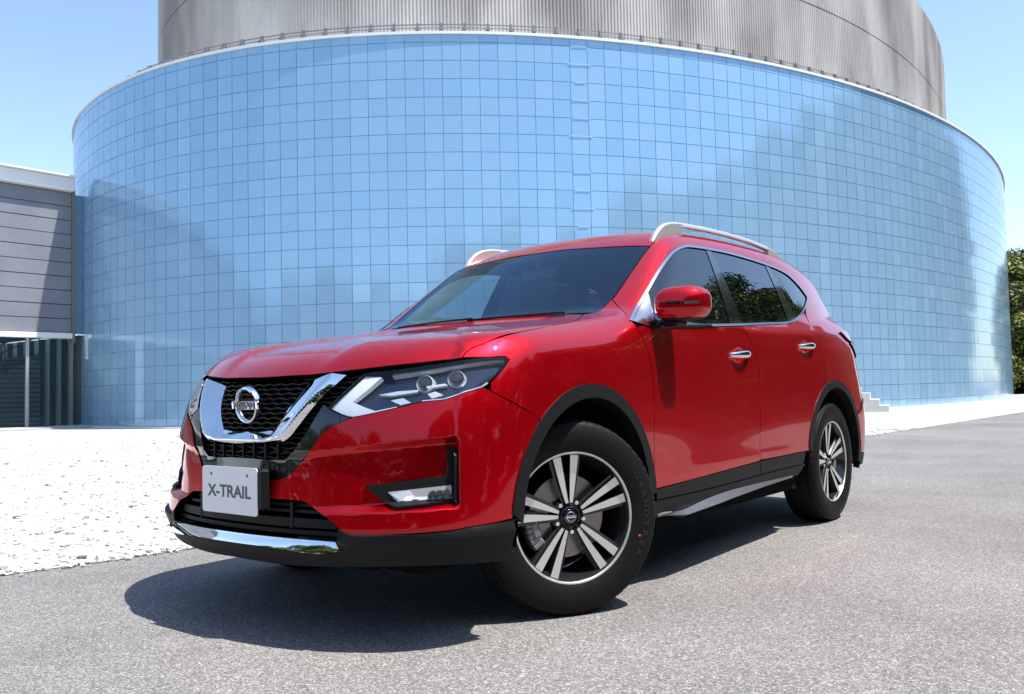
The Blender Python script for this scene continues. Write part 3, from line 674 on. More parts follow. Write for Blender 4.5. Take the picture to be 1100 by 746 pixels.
def panel_data(P3,fr,holes=(),res=.03,gap=.0018,off=0.,lip=.014,ang=32,lipholes=True,sm=2,offn=None,fine=None):
    loops=[]
    for k,L in enumerate([P3]+list(holes)):
        q=clean2(fr.to2(np.array(L,float))); q=smooth2(q,ang,sm); q=clean2(q); q=offset2(q,gap if k==0 else -gap); q=clean2(dens2(q,res))
        loops.append(q)
    o=loops[0]; lo,hi=o.min(0),o.max(0)
    gx,gy=np.meshgrid(np.arange(lo[0]+res*.37,hi[0],res),np.arange(lo[1]+res*.41,hi[1],res)); g=np.c_[gx.ravel(),gy.ravel()]
    if fine is not None:
        for (a,b,c,d,s) in fine:
            hx,hy=np.meshgrid(np.arange(a,c,s),np.arange(b,d,s)); h=np.c_[hx.ravel(),hy.ravel()]
            g=np.r_[g[~((g[:,0]>a)&(g[:,0]<c)&(g[:,1]>b)&(g[:,1]<d))],h]
    m=inside2(g,o)
    for h in loops[1:]: m&=~inside2(g,h)
    g=g[m]
    if len(g):
        m=np.ones(len(g),bool)
        for h in loops: m&=bdist(g,h)>min(res,.02)*.42
        g=g[m]
    V=[];E=[]
    for L in loops:
        k=len(V); V+=list(L); n=len(L); E+=[(k+i,k+(i+1)%n) for i in range(n)]
    nb=len(V); V=np.array(V+list(g))
    r=delaunay_2d_cdt([Vector((float(a),float(b))) for a,b in V],E,[],0,1e-7)
    V2=np.array([tuple(v) for v in r[0]]); T3=np.array([f_ for f_ in r[2] if len(f_)==3])
    c=V2[T3].mean(1); m=inside2(c,loops[0])
    for h in loops[1:]: m&=~inside2(c,h)
    T3=T3[m]
    # consistent orientation
    a=V2[T3]; cr=(a[:,1,0]-a[:,0,0])*(a[:,2,1]-a[:,0,1])-(a[:,1,1]-a[:,0,1])*(a[:,2,0]-a[:,0,0]); T3[cr<0]=T3[cr<0][:,::-1]
    P=fr.to3(V2); Nn=fgrad(P)
    d=off if offn is None else offn(P)
    P=P+Nn*(np.asarray(d)[:,None] if np.ndim(d) else d)
    # facing outwards?
    fn=np.cross(P[T3[:,1]]-P[T3[:,0]],P[T3[:,2]]-P[T3[:,0]])
    if (np.einsum('ij,ij->i',fn,Nn[T3[:,0]])).sum()<0: T3=T3[:,::-1]
    if offn is not None:   # recompute normals from the geometry
        fn=np.cross(P[T3[:,1]]-P[T3[:,0]],P[T3[:,2]]-P[T3[:,0]]); Nn=np.zeros_like(P)
        for i in range(3): np.add.at(Nn,T3[:,i],fn)
        Nn/=np.maximum(np.linalg.norm(Nn,axis=1),1e-12)[:,None]
    # boundary edges -> lip
    ed={}
    for t in T3:
        for i in range(3): ed[(t[i],t[(i+1)%3])]=1
    bd=[e for e in ed if (e[1],e[0]) not in ed]
    V=list(P); LF=[]; LN=[]
    if lip:
        idx={}
        def low(i):
            if i not in idx: idx[i]=len(V); V.append(P[i]-Nn[i]*lip)
            return idx[i]
        for a_,b_ in bd:
            f_=(b_,a_,low(a_),low(b_)); n=np.cross(P[b_]-P[a_],Nn[a_]); LF.append(f_); LN.append(n/max(np.linalg.norm(n),1e-12))
    Fc=[tuple(t) for t in T3]; LNs=[Nn[i] for t in T3 for i in t]
    for f_,n in zip(LF,LN): Fc.append(f_); LNs+=[n]*4
    return np.array(V),Fc,np.array(LNs),len(T3)
def mirror_data(D):
    V,Fc,N,k=D; V=V*[-1,1,1]; F2=[];N2=[];i=0
    for f_ in Fc:
        n=len(f_); F2.append(f_[::-1]); N2+= [N[i+j]*[-1,1,1] for j in range(n)][::-1]; i+=n
    return V,F2,np.array(N2),k
def put(name,D,mats,parent,root=None):
    V,Fc,N,k=D
    mi=None
    if isinstance(mats,(list,tuple)): mi=[0]*k+[1]*(len(Fc)-k)
    return mesh(name,V-OFF,Fc,mats,parent,True,mi,N)
OFF=np.array([0,1.35,0])      # the car's root empty sits on the ground below its middle
def panel(name,P3,fr,mats,parent,both=True,**k):
    D=panel_data(P3,fr,**k); o=[put(name,D,mats,parent if not isinstance(parent,(list,tuple)) else parent[0])]
    if both: o.append(put(name,mirror_data(D),mats,parent if not isinstance(parent,(list,tuple)) else parent[1]))
    return o
def sym(P,x0=None):
    """close a right-half outline that starts and ends on the centre plane"""
    P=[tuple(p) for p in P]; return P+[(-p[0],p[1],p[2]) for p in P[::-1] if p[0]>1e-6]
def ctr(p): return (0.,p[1],p[2])
def lerp(a,b,t): return tuple(np.array(a)*(1-t)+np.array(b)*t)
def arc(cy,cz,r,a0,a1,n): return [(.9,cy+r*math.cos(R(a)),cz+r*math.sin(R(a))) for a in np.linspace(a0,a1,n)]
# ------------------------------------------------------------ car materials
def paint():
    m=mat('red_paint',(.40,.002,.012),.30,metal=.74,coat=1,coatr=.012,spec=0); ns,l,b=nodes(m)
    b.inputs['Coat IOR'].default_value=1.45
    g=N_(ns,'ShaderNodeTexVoronoi',Scale=900); tc=ns.new('ShaderNodeTexCoord'); l.new(tc.outputs['Object'],g.inputs['Vector'])
    s=ns.new('ShaderNodeSeparateColor'); l.new(g.outputs['Color'],s.inputs[0]); r=ramp(ns,[(0,(.46,.0006,.005)),(1,(.64,.0014,.010))]); l.new(s.outputs[0],r.inputs[0]); l.new(r.outputs[0],b.inputs['Base Color'])
    return m
M['paint']=paint()
M['black']=bumped(mat('black_plastic',(.009,.009,.0095),.5,spec=.2),900,.12,.001)
M['sillsheen']=mat('grey_sheen',(.10,.105,.115),.35,coat=.4)
M['gloss']=mat('gloss_black',(.006,.006,.007),.12,coat=1)
M['dark']=mat('matt_black',(.006,.006,.006),.9,spec=.1)
M['chrome']=mat('chrome',(.86,.87,.88),.035,metal=1)
M['satin']=mat('satin_silver',(.55,.56,.58),.22,metal=1)
M['silver']=mat('silver_rail',(.66,.66,.65),.32,metal=.6)
M['screen']=glass_mat('windscreen_glass',(.84,.93,.93),2.0,0,(.62,.84,1))
M['clear']=glass_mat('front_door_glass',(.42,.50,.47),2.1)
M['privacy']=glass_mat('privacy_glass',(.035,.042,.042),2.5)
M['lens']=glass_mat('lamp_lens',(.93,.95,.96),1.45)
M['drl']=mat('daytime_strip',(.66,.69,.76),.2,coat=1,emit=(.75,.83,1),es=.06)
M['reflector']=mat('lamp_reflector',(.86,.88,.90),.22,metal=.6)
M['lampbody']=mat('lamp_housing',(.085,.095,.12),.12,metal=.9)
M['redlens']=mat('red_lens',(.30,.004,.006),.1,coat=1)
M['darklens']=mat('smoked_lens',(.02,.03,.03),.06,coat=1)
M['rubber']=bumped(mat('tyre_rubber',(.008,.008,.0085),.55,spec=.16),60,.15,.002)
M['machined']=mat('machined_alloy',(.82,.81,.79),.34,metal=.75)
M['darkalloy']=mat('dark_alloy',(.035,.036,.04),.25,metal=.6,coat=.6)
M['disc']=mat('brake_disc',(.30,.28,.26),.35,metal=1)
M['caliper']=mat('grey_caliper',(.24,.25,.27),.45,metal=.6)
M['plate']=noisy(mat('white_plate',(.74,.74,.74),.4),(.92,.91,.885),(.95,.94,.92),9)
M['ink']=mat('grey_ink',(.10,.105,.115),.5)
M['cloth']=mat('seat_cloth',(.10,.105,.115),.85)
M['trim']=mat('dash_trim',(.035,.036,.04),.65)
M['lining']=mat('grey_lining',(.12,.12,.12),.9)
# ------------------------------------------------------------ the car
car=empty('car',tuple(OFF)); tag(car,'shiny red five-door crossover with chrome V grille and silver roof rails','car')
T=TR
YC=lambda x,z: tuple(cast(np.array([[x,2.4,z]]),np.array([[0,1.,0]]),0,1.8,60)[0])      # point on the tail
YF=lambda x,z: tuple(cast(np.array([[x,.3,z]]),np.array([[0,-1.,0]]),0,1.8,60)[0])      # point on the nose
ZR=lambda x,y: tuple(cast(np.array([[x,y,1.2]]),np.array([[0,0,1.]]),0,.8,60)[0])       # point on the roof
XS=lambda y,z: tuple(cast(np.array([[0.,y,z]]),np.array([[1.,0,0]]),0,1.3,60)[0])       # point on the side
def surf(fr,P): return [tuple(p) for p in fr.to3(fr.to2(np.array(P,float)))]
FA=(.008,.375); RA=(2.715,.375); RO=.476; RI=.432
def aarc(c,r,a0,a1,n=24):
    a=np.radians(np.linspace(a0,a1,n)); O=np.c_[0*a,c[0]+r*np.cos(a),c[1]+r*np.sin(a)]
    return [tuple(p) for p in cast(O,np.repeat([[1.,0,0]],n,0),.3,1.3,30)]
def YFS(x,z):
    x=np.abs(np.asarray(x,float)); z=np.broadcast_to(np.asarray(z,float),x.shape); O=np.c_[x,0*x+.3,z]
    return cast(O,np.repeat([[0,-1.,0]],len(x),0),.5,1.6,40)
ang=lambda c,p: math.degrees(math.atan2(p[2]-c[1],p[1]-c[0]))
P_=M['paint']; PD=[M['paint'],M['dark']]
# ---- hood
hf=T['hood_front'][2:]; hs=T['hood_side']
hood_half=[ctr(T['hood_front'][1])]+hf+hs[1:]+T['wind_base'][::-1][2:-1]+[ctr(T['wind_base'][1])]
hood=panel('hood',sym(hood_half),HOODF,PD,car,False,res=.025,gap=.002,lip=.018)[0]
# ---- windscreen and roof
wt=T['wind_top']; ws=T['wind_side']; wb=T['wind_base']
wind_half=[ctr(wb[1])]+wb[2:]+ws[1:]+wt[1:-1]+[ctr(wt[-1])]
screen=panel('windscreen',sym(wind_half),WINDF,[M['screen'],M['dark']],car,False,res=.05,gap=.004,lip=.004,off=-.002)[0]
DITCH=[ZR(x,y) for x,y in [(.622,1.06),(.626,1.3),(.626,1.7),(.626,2.1),(.622,2.5),(.612,2.85),(.595,3.12)]]
D0=ws[-1]
roof_half=[ctr(wt[-1])]+wt[::-1][1:-1]+[D0]+DITCH+[ZR(.55,3.26),ZR(.35,3.36),ctr(ZR(0,3.40))]
roof=panel('roof',sym(roof_half),ROOFF,PD,car,False,res=.05,gap=.002,lip=.02)[0]
hl_=panel('headliner',sym([tuple(np.array(p)*[.96,1,1]) for p in roof_half]),ROOFF,M['lining'],roof,False,res=.08,off=-.035,lip=0)
# ---- flanks
dlo=T['dlo']; belt=dlo[-7:]
df,dm,dr=T['door_f'],T['door_m'],T['door_r']; ct,cs,rb=T['clad_top'],T['clad_split'],T['rock_bot']
BOXH=[(1.30,.91,1.50,1.05,.010)]
BOXR=[(2.215,.98,2.415,1.11,.010)]
fd=panel('front_door',df+ct[1:4]+dm[::-1]+[belt[3],belt[4],belt[5],belt[6]],SIDEF,PD,car,res=.03,lip=.02,fine=BOXH)
rd=panel('rear_door',dm+ct[4:]+aarc(RA,RO,ang(RA,ct[-1])-1,ang(RA,dr[-1])+1,16)+dr[::-1][1:]+[belt[0],belt[1],belt[2]],SIDEF,PD,car,res=.03,lip=.02,fine=BOXR)
for i in (0,1):
    pass
TAILX=[(.60,1.50),(.655,1.34),(.70,1.20),(.735,1.08),(.75,.92),(.75,.76)]
tail_line=[YC(*p) for p in TAILX]
seam=[XS(3.27,.715),XS(3.20,.66)]
bs_poly=[T['cowl_seam'][0]]+ws[2:]+DITCH+[ZR(.555,3.25)]+tail_line+seam+aarc(RA,RO,33,ang(RA,dr[-1]),20)+dr[::-1][1:-1]
k0=min(range(len(dlo)),key=lambda k:np.linalg.norm(np.array(dlo[k])-dr[0]))
bs_poly+=dlo[k0:0:-1]+[dlo[0]]+T['cowl_seam'][::-1][1:-1]
bs=panel('body_side',bs_poly,UPF,PD,car,res=.035,lip=.02,sm=1)
a1=ang(FA,T['bump_seam'][-1])
hl=T['hl']
fender_poly=[hs[0]]+hs[1:]+[wb[-1]]+ws[1:2]+T['cowl_seam']+df+aarc(FA,RO,ang(FA,df[-1])+1.5,a1,26)+T['bump_seam'][::-1][1:]+hl[12:4:-1]
fe=panel('fender',fender_poly,FENF,PD,car,res=.025,lip=.02,sm=1)
# ---- claddings
cl=panel('arch_cladding',aarc(FA,RO+.004,2.5,a1,26)+aarc(FA,RO+.004,a1+3,174,10)+aarc(FA,RI-.004,178,10,30)+[XS(FA[0]+RI+.012,FA[1]+.02)],SIDEF,M['black'],fe,res=.02,gap=0,off=.005,lip=.05)
rc=panel('arch_cladding',aarc(RA,RO+.004,168,-6,44)+aarc(RA,RI,-6,172,40),SIDEF,M['black'],bs,res=.02,gap=0,off=.005,lip=.05)
panel('lower_cladding',ct[:4]+cs[:4][::-1],SIDEF,M['black'],fd,res=.025,gap=.003,off=.004,lip=.02)
panel('lower_cladding',ct[3:]+cs[3:][::-1],SIDEF,M['black'],rd,res=.025,gap=.003,off=.004,lip=.02)
def rock_off(P):
    z=P[:,2]; y=P[:,1]
    return .002+.050*(1-sstep(z,.285,.335))*sstep(y,.56,.75)*(1-sstep(y,1.95,2.12))
sill=panel('sill_cladding',cs+[tuple(np.array(cs[-1])+[0,.045,0])]+[tuple(np.array(rb[-1])+[0,.09,0])]+rb[::-1]+[tuple(np.array(rb[0])+[0,-.08,0]),tuple(np.array(cs[0])+[0,-.04,0])],SIDEF,M['black'],car,res=.018,gap=.003,offn=rock_off,lip=.03)
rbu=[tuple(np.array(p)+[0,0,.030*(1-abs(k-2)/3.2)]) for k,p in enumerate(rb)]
panel('sill_sheen',rb+rbu[::-1],SIDEF,M['sillsheen'],sill,res=.018,gap=.001,offn=lambda P:rock_off(P)+.004,lip=.01)  # added grey strip: sky reflection along the sill, put in as colour
# ---- side glazing
g2=UPF.to2(np.array(dlo)); g2=smooth2(clean2(g2),32,2)
def back3(q): return [tuple(p) for p in UPF.to3(np.array(q))]
inner=offset2(g2,.014)
ring_out=back3(g2)
surround=panel('window_surround',ring_out,UPF,[M['satin'],M['dark']],bs,holes=[back3(inner)],res=.03,gap=0.0005,off=.004,lip=.012,sm=0)
def clip(poly,a,b,keep):
    """keep the part of a 2-D outline on one side of the line a-b"""
    d=b-a; s=lambda p:(d[0]*(p[1]-a[1])-d[1]*(p[0]-a[0]))*keep; out=[]
    for p,q in zip(poly,np.roll(poly,-1,0)):
        sp,sq=s(p),s(q)
        if sp>=0: out.append(p)
        if (sp>=0)!=(sq>=0): out.append(p+(q-p)*sp/(sp-sq))
    return np.array(out)
def ln(k,i=0,j=-1): q=UPF.to2(np.array([T[k][i],T[k][j]])); d=q[1]-q[0]; return q[0]-d*.3,q[1]+d*.3
def side(a,b,p): d=b-a; return 1 if d[0]*(p[1]-a[1])-d[1]*(p[0]-a[0])>0 else -1
L=[ln('sail'),ln('b_front'),ln('b_rear'),ln('c_front'),ln('c_rear')]
mids=[inner[np.argmin(np.abs(inner[:,0]-y))] for y in (.5,)]
left=np.array([-5.,0.]); 
def between(i,j):
    p=inner
    if i is not None: p=clip(p,*L[i],-side(*L[i],left))
    if j is not None: p=clip(p,*L[j],side(*L[j],left))
    return back3(p)
panel('mirror_sail',between(None,0),UPF,[M['satin'],M['dark']],fd,res=.03,gap=.001,off=-.001,lip=.01,sm=0)
wf=panel('side_window',between(0,1),UPF,[M['clear'],M['dark']],fd,res=.04,gap=.001,off=-.003,lip=.006,sm=0)
panel('door_pillar',between(1,2),UPF,[M['gloss'],M['dark']],bs,res=.03,gap=.001,off=0,lip=.008,sm=0)
panel('side_window',between(2,3),UPF,[M['privacy'],M['dark']],rd,res=.04,gap=.001,off=-.003,lip=.006,sm=0)
panel('quarter_pillar',between(3,4),UPF,[M['gloss'],M['dark']],bs,res=.03,gap=.001,off=0,lip=.008,sm=0)
panel('quarter_window',between(4,None),UPF,[M['privacy'],M['dark']],bs,res=.04,gap=.001,off=-.003,lip=.006,sm=0)
# door inner linings (what is seen through the glass)
panel('inner_lining',df+ct[1:4]+dm[::-1]+[belt[3],belt[4],belt[5],belt[6]],SIDEF,M['trim'],fd,res=.08,off=-.06,lip=0,gap=.01)
panel('inner_lining',dm+ct[4:]+dr[::-1]+[belt[0],belt[1],belt[2]],SIDEF,M['trim'],rd,res=.08,off=-.06,lip=0,gap=.01)
# ---- front bumper
bt=T['bump_top']; it=T['int_top']; lt=T['lip_top']; bsm=T['bump_seam']
aend=ang(FA,lt[-1]); aend=aend if aend>0 else aend+360
bump_half=[ctr(bt[-1])]+bt[::-1][1:]+hl[22:12:-1]+bsm+aarc(FA,RO,a1+2,aend,12)+lt[::-1][1:]+it[::-1][1:]+[ctr(it[0])]
bumper=panel('front_bumper',sym(bump_half),FRF,PD,car,False,res=.016,gap=.0015,lip=.02,sm=1,fine=[(.33,.40,.86,.72,.0055),(-.86,.40,-.33,.72,.0055)])[0]
st_=T['skid_top']; lb=T['lip_bot']
bot_a=ang(FA,lb[-1]); bot_a=bot_a+360 if bot_a<0 else bot_a
lip_half=[ctr(st_[0])]+st_+lt+aarc(FA,RO-.004,aend+1,bot_a,5)+lb[::-1]+[ctr(lb[0])]
def lip_off(P):
    z=P[:,2]; x=np.abs(P[:,0])
    return .004+.016*sstep(z,.33,.39)*sstep(x,.50,.56)*(1-sstep(z,.372,.40))
lip=panel('front_skirt',sym(lip_half),FRF,M['black'],bumper,False,res=.02,gap=.001,offn=lip_off,lip=.05,sm=1)[0]
sk_half=[ctr(st_[0])]+st_[1:]+T['skid_bot']+[ctr(T['skid_bot'][-1])]
def sk_off(P): return .010+.016*(1-sstep(P[:,2],.325,.362))
skid=panel('skid_plate',sym(sk_half),FRF,M['chrome'],lip,False,res=.012,gap=.0,offn=sk_off,lip=.02,sm=1)[0]
# underside of the skirt
mb=MB(); mb.box((0,-.48,.262),(1.10,.60,.02)); mb.build('undertray',M['dark'],lip)
bpy.data.objects['undertray'].location=-Vector(OFF)
# lower intake: recessed, with louvres
in_half=[ctr(it[0])]+it[1:]+[st_[-1]]+st_[::-1][1:]+[]
in_half=in_half[:-1]+[st_[0],ctr(st_[0])]
intake=panel('lower_intake',sym(in_half),FRF,M['dark'],bumper,False,res=.03,gap=.0,off=-.085,lip=-.082,sm=0)[0]
mb=MB()
def follow(xs,z,off,h,d,mbx,wave=None):
    V=[];Fc=[]
    Y=YFS(xs,z)[:,1]
    for i,x in enumerate(xs):
        zz=z+(wave(x) if wave else 0); y=Y[i]
        for (dy,dz) in ((off,-h/2),(off,h/2),(off+d,h/2),(off+d,-h/2)): V.append((x,y+dy,zz+dz))
    for i in range(len(xs)-1):
        for j in range(4): Fc.append((4*i+j,4*i+(j+1)%4,4*i+4+(j+1)%4,4*i+4+j))
    Fc+=[(0,1,2,3),tuple(4*(len(xs)-1)+j for j in(3,2,1,0))]
    mbx.add(np.array(V)-OFF,Fc)
for z,xm,hh in ((.462,.37,.010),(.442,.40,.010),(.405,.455,.030),(.374,.48,.014)): follow(np.linspace(-xm,xm,31),z,.03,hh,.05,mb)
for x in (-.27,.27): mb.box((x-OFF[0],YF(.27,.43)[1]+.05-OFF[1],.43),(.012,.05,.09))
mb.build('intake_louvre',M['black'],intake)
# ---- grille
gr_half=[ctr(T['hood_front'][1])]+T['hood_front'][2:5]+[hl[0],hl[26],hl[25],hl[24]]+bt[1:-1]+[ctr(bt[-1])]
grille=panel('grille',sym([tuple(np.array(p)+[0,0,-.003]) if k<4 else p for k,p in enumerate(gr_half)]),FRF,M['dark'],car,False,res=.04,gap=.001,off=-.06,lip=-.058,sm=0)[0]
vi,vo=T['v_in'],T['v_out']
sur_half=[hl[25],hl[24],hl[23]]+bt[1:]
sl=T['slot']
sur_half=[ctr(bt[-1])]+bt[::-1][1:-1]+[hl[23],hl[24],hl[25],lerp(vo[1],hl[25],.45),lerp(vo[2],bt[4],.42),sl[1],sl[2],ctr(sl[3])]
panel('grille_surround',sym(sur_half),FRF,[M['gloss'],M['dark']],grille,False,res=.02,gap=.001,off=-.004,lip=.03,sm=1)
# mesh bars
g2d=FRF.to2(np.array(sym(gr_half)))
mb=MB()
for r_,z in enumerate(np.arange(.620,.905,.0170)):
    xs=np.linspace(-.50,.50,101); ph=r_%2
    q=FRF.to2(YFS(xs,z)*np.c_[np.sign(xs),np.ones((101,2))]); ins=inside2(q,g2d)
    run=[]
    for x,i in list(zip(xs,ins))+[(0,False)]:
        if i: run.append(x)
        elif len(run)>3:
            if z>.672 or max(abs(np.array(run)))>.2 or True: follow(run,z,.018,.0052,.03,mb,lambda x,ph=ph: .0026*math.sin(2*math.pi*x/.062+ph*math.pi))
            run=[]
        else: run=[]
mb.build('grille_mesh',M['black'],grille)
mb=MB()
for x in np.linspace(-.19,.19,7): y=YF(abs(x),.64)[1]; mb.box(np.array((x,y+.03,.642))-OFF,(.007,.04,.055))
mb.box(np.array((0,YF(0,.64)[1]+.045,.642))-OFF,(.44,.02,.012))
mb.build('lower_fin',M['black'],grille)
# chrome V
vi2=FRF.to2(np.array([(-p[0],p[1],p[2]) for p in vi[:-1]]+[ctr(vi[-1])]+vi[:-1][::-1])); vo2=FRF.to2(np.array([(-p[0],p[1],p[2]) for p in vo[:-1]]+[ctr(vo[-1])]+vo[:-1][::-1]))
def pdist(p,pl):
    out=np.full(len(p),9.)
    for a,b in zip(pl,pl[1:]):
        d=b-a; t=np.clip(((p-a)@d)/max(d@d,1e-12),0,1); out=np.minimum(out,np.linalg.norm(p-(a+t[:,None]*d),axis=1))
    return out
def v_off(P):
    q=FRF.to2(P); a=pdist(q,vi2); b=pdist(q,vo2); t=a/np.maximum(a+b,1e-9)
    return np.where(t<.80,-.016+.040*t/.80,.024-.020*(t-.80)/.20)
v_half=[ctr(vi[-1])]+vi[:-1][::-1]+vo[:-1]+[ctr(vo[-1])]
# centre band first: inner edge to the right tip, back along the outer edge
vV=panel('chrome_v',sym(vi[:-1][::-1]+[]) if False else [*[(-p[0],p[1],p[2]) for p in vi[:-1]],ctr(vi[-1]),*vi[:-1][::-1],*vo[:-1],ctr(vo[-1]),*[(-p[0],p[1],p[2]) for p in vo[:-1][::-1]]],FRF,M['chrome'],grille,False,res=.008,gap=0,offn=v_off,lip=.05,sm=1,ang=40)[0]
sharpen_later=[]
# emblem: ring, bar and lettering
def emblem(c,r,parent,name,bar=True,fw=.0,tx='NISSAN'):
    mb=MB(); prof=[(-.004,r*.78),(.004,r*.80),(.009,r*.88),(.007,r*.97),(0,r*1.0),(-.012,r*1.0),(-.012,r*.78)]
    mb.lathe(prof,64,0,'x',True)
    if bar: mb.box((.004,0,0),(.016,r*2.36,r*.46),0,None,.004)
    o=mb.build(name,M['chrome'],parent,True); sharpen(o,40)
    return o
ec=np.array((0,YF(0,.804)[1]-.006,.804))-OFF
em=emblem(ec,.067,grille,'emblem'); em.rotation_euler=(R(-0),0,R(-90)); em.location=ec
em.rotation_euler=(0,R(6),R(-90))
lt_=text_mesh('NISSAN',.037,.0012,'lettering',M['gloss'],em,Matrix.Translation((.0135,0,0))@Matrix(((0,0,1,0),(1,0,0,0),(0,1,0,0),(0,0,0,1))),1.02,0,.0012)
# ---- head lamps
def lamp(P,name,m,parent,**k): return panel(name,P,FRF,m,parent,**k)
pl=lamp(hl,'headlight',M['lampbody'],car,res=.03,gap=.003,off=-.045,lip=-.040,sm=1)
lamp(hl,'lamp_lens',M['lens'],pl,res=.025,gap=.0015,off=0,lip=.004,sm=1)
dri=T['drl_in']
drl_poly=[hl[0]]+dri+[hl[20],hl[21],hl[22],hl[23],hl[24],hl[25],hl[26]]
lamp(drl_poly,'daytime_strip',M['drl'],pl,res=.02,gap=.004,off=-.014,lip=.022,sm=0)
inn=FRF.to2(np.array(hl)); inn=offset2(inn,.011); i3=[tuple(p) for p in FRF.to3(inn)]
lamp(hl[12:20]+[i3[k] for k in range(19,11,-1)],'lower_trim',M['reflector'],pl,res=.02,gap=.001,off=-.016,lip=.02,sm=0)
lamp(hl[1:9]+[i3[k] for k in range(8,0,-1)],'upper_trim',M['reflector'],pl,res=.02,gap=.001,off=-.02,lip=.02,sm=0)
for nme in('refl1','refl2'): lamp(T[nme],'reflector_cup',M['reflector'],pl,res=.02,gap=0,off=-.030,lip=.012,sm=0)
for nme in('brow1','brow2'): lamp(T[nme],'lamp_brow',M['reflector'],pl,res=.02,gap=0,off=-.024,lip=.016,sm=0)
M['bulb']=mat('projector_glass',(.03,.034,.04),.03,metal=0,coat=1)
for p in T['proj']:
    p=np.array(p); n=fgrad(p[None])[0]; n=unit(n+np.array([0,-.7,0]))
    for sx,par in((1,pl[0]),(-1,pl[1])):
        mb=MB(); mb.lathe([(-.03,.032),(.002,.0305),(.005,.029),(-.004,.027),(-.006,.0)],28,0); o=mb.build('projector_ring',M['reflector'],par,True); sharpen(o,40)
        mb=MB(); mb.lathe([(.012*math.cos(a)-.006,.027*math.sin(a)) for a in np.linspace(0,1.57,7)],28,0); o2=mb.build('projector_lens',M['bulb'],par,True)
        q=Vector((n[0]*sx,n[1],n[2])).to_track_quat('X','Z')
        for oo in(o,o2): oo.rotation_mode='QUATERNION'; oo.rotation_quaternion=q; oo.location=Vector((p[0]*sx-n[0]*.034*sx,p[1]-n[1]*.034,p[2]-n[2]*.034))-Vector(OFF)
# ---- fog lamp trims
fg=panel('fog_lamp_trim',T['fog'],FRF,M['black'],bumper,res=.012,gap=0,off=.013,lip=.03,sm=0)
fl=panel('fog_lamp',T['fog_lamp'],FRF,M['reflector'],bumper,res=.02,gap=.002,off=.015,lip=.01,sm=0)
c0=[lerp(T['fog_lamp'][0],T['fog_lamp'][-1],.2),lerp(T['fog_lamp'][0],T['fog_lamp'][1],.62),lerp(T['fog_lamp'][5],T['fog_lamp'][4],.75),lerp(T['fog_lamp'][5],T['fog_lamp'][4],-.0)]
panel('fog_lens',c0,FRF,M['drl'],fl,res=.02,gap=.004,off=.018,lip=.004,sm=0)
for k,t in enumerate((.58,.80,1.02)):
    p=np.array(lerp(lerp(T['fog_lamp'][1],T['fog_lamp'][4],.5),lerp(T['fog_lamp'][2],T['fog_lamp'][3],.5),t-.35)); n=fgrad(p[None])[0]
    for sx,par in((1,fl[0]),(-1,fl[1])):
        mb=MB(); mb.lathe([(-.006,.016),(.004,.016),(.004,.012),(-.002,.0)],20); o=mb.build('fog_bulb',M['bulb'],par,True); sharpen(o,40); o.rotation_mode='QUATERNION'; o.rotation_quaternion=Vector((n[0]*sx,n[1],n[2])).to_track_quat('X','Z'); o.location=Vector(((p[0]+n[0]*.017)*sx,p[1]+n[1]*.017,p[2]))-Vector(OFF)
# ---- number plate with its bracket
mb=MB()
w2,h2=.165,.0825; poly=[]
for cx,cz,a0 in((w2-.012,h2-.012,0),(-w2+.012,h2-.012,90),(-w2+.012,-h2+.012,180),(w2-.012,-h2+.012,270)):
    for a in range(0,91,15): poly.append((cx+.012*math.cos(R(a0+a)),cz+.012*math.sin(R(a0+a))))
mb.prism(poly,-.0015,.0015); plate=mb.build('number_plate',M['plate'],car); plate.rotation_euler=(0,0,R(-90)); plate.location=Vector((0,-.947,.5055))-Vector(OFF)
text_mesh('X-TRAIL',.060,.0006,'lettering',M['ink'],plate,Matrix.Translation((.0022,0,-.006))@Matrix(((0,0,1,0),(1,0,0,0),(0,1,0,0),(0,0,0,1))),1.17,0,.0011)
for u in(-.108,.108):
    mb=MB(); mb.lathe([(.0015,.0055),(.0035,.005),(.0042,.003),(.0042,0)],14); o=mb.build('plate_screw',M['steel'],plate,True); o.location=(0,u,.055)
mb=MB(); mb.box((.012,-.024,.009),(.345,.036,.14),0,None,.008); o=mb.build('plate_bracket',M['black'],bumper); o.location=Vector((0.008,-.905,.5055))-Vector(OFF); 
# ---- mirrors
def mirror():
    n=40; m_=24; V=[];Fc=[];mi=[]
    def se(t,e): return math.copysign(abs(t)**e,t)
    for j in range(m_+1):
        ph=-math.pi/2+math.pi*j/m_
        for i in range(n):
            th=2*math.pi*i/n; cx=se(math.cos(th),.50)*se(math.cos(ph),.52); cy=se(math.sin(th),.55)*se(math.cos(ph),.55); cz=se(math.sin(ph),.66)
            y=cy*.082; 
            if cy<0: y*=1.15*(1-.18*max(cx,0))*(1-.25*max(cz,0)**2)
            else: y*=.9
            x=cx*.100; z=cz*.076*(1-.14*max(cx,0)**2)+.004*cx
            V.append((x,y+.028*cx,z))
    for j in range(m_):
        for i in range(n):
            Fc.append((j*n+i,j*n+(i+1)%n,(j+1)*n+(i+1)%n,(j+1)*n+i)); zc=sum(V[k][2] for k in Fc[-1])/4; mi.append(1 if zc<-.062 else 0)
    return np.array(V),Fc,mi
mV,mF,mM=mirror()
mc=np.array((.972,.655,1.193))
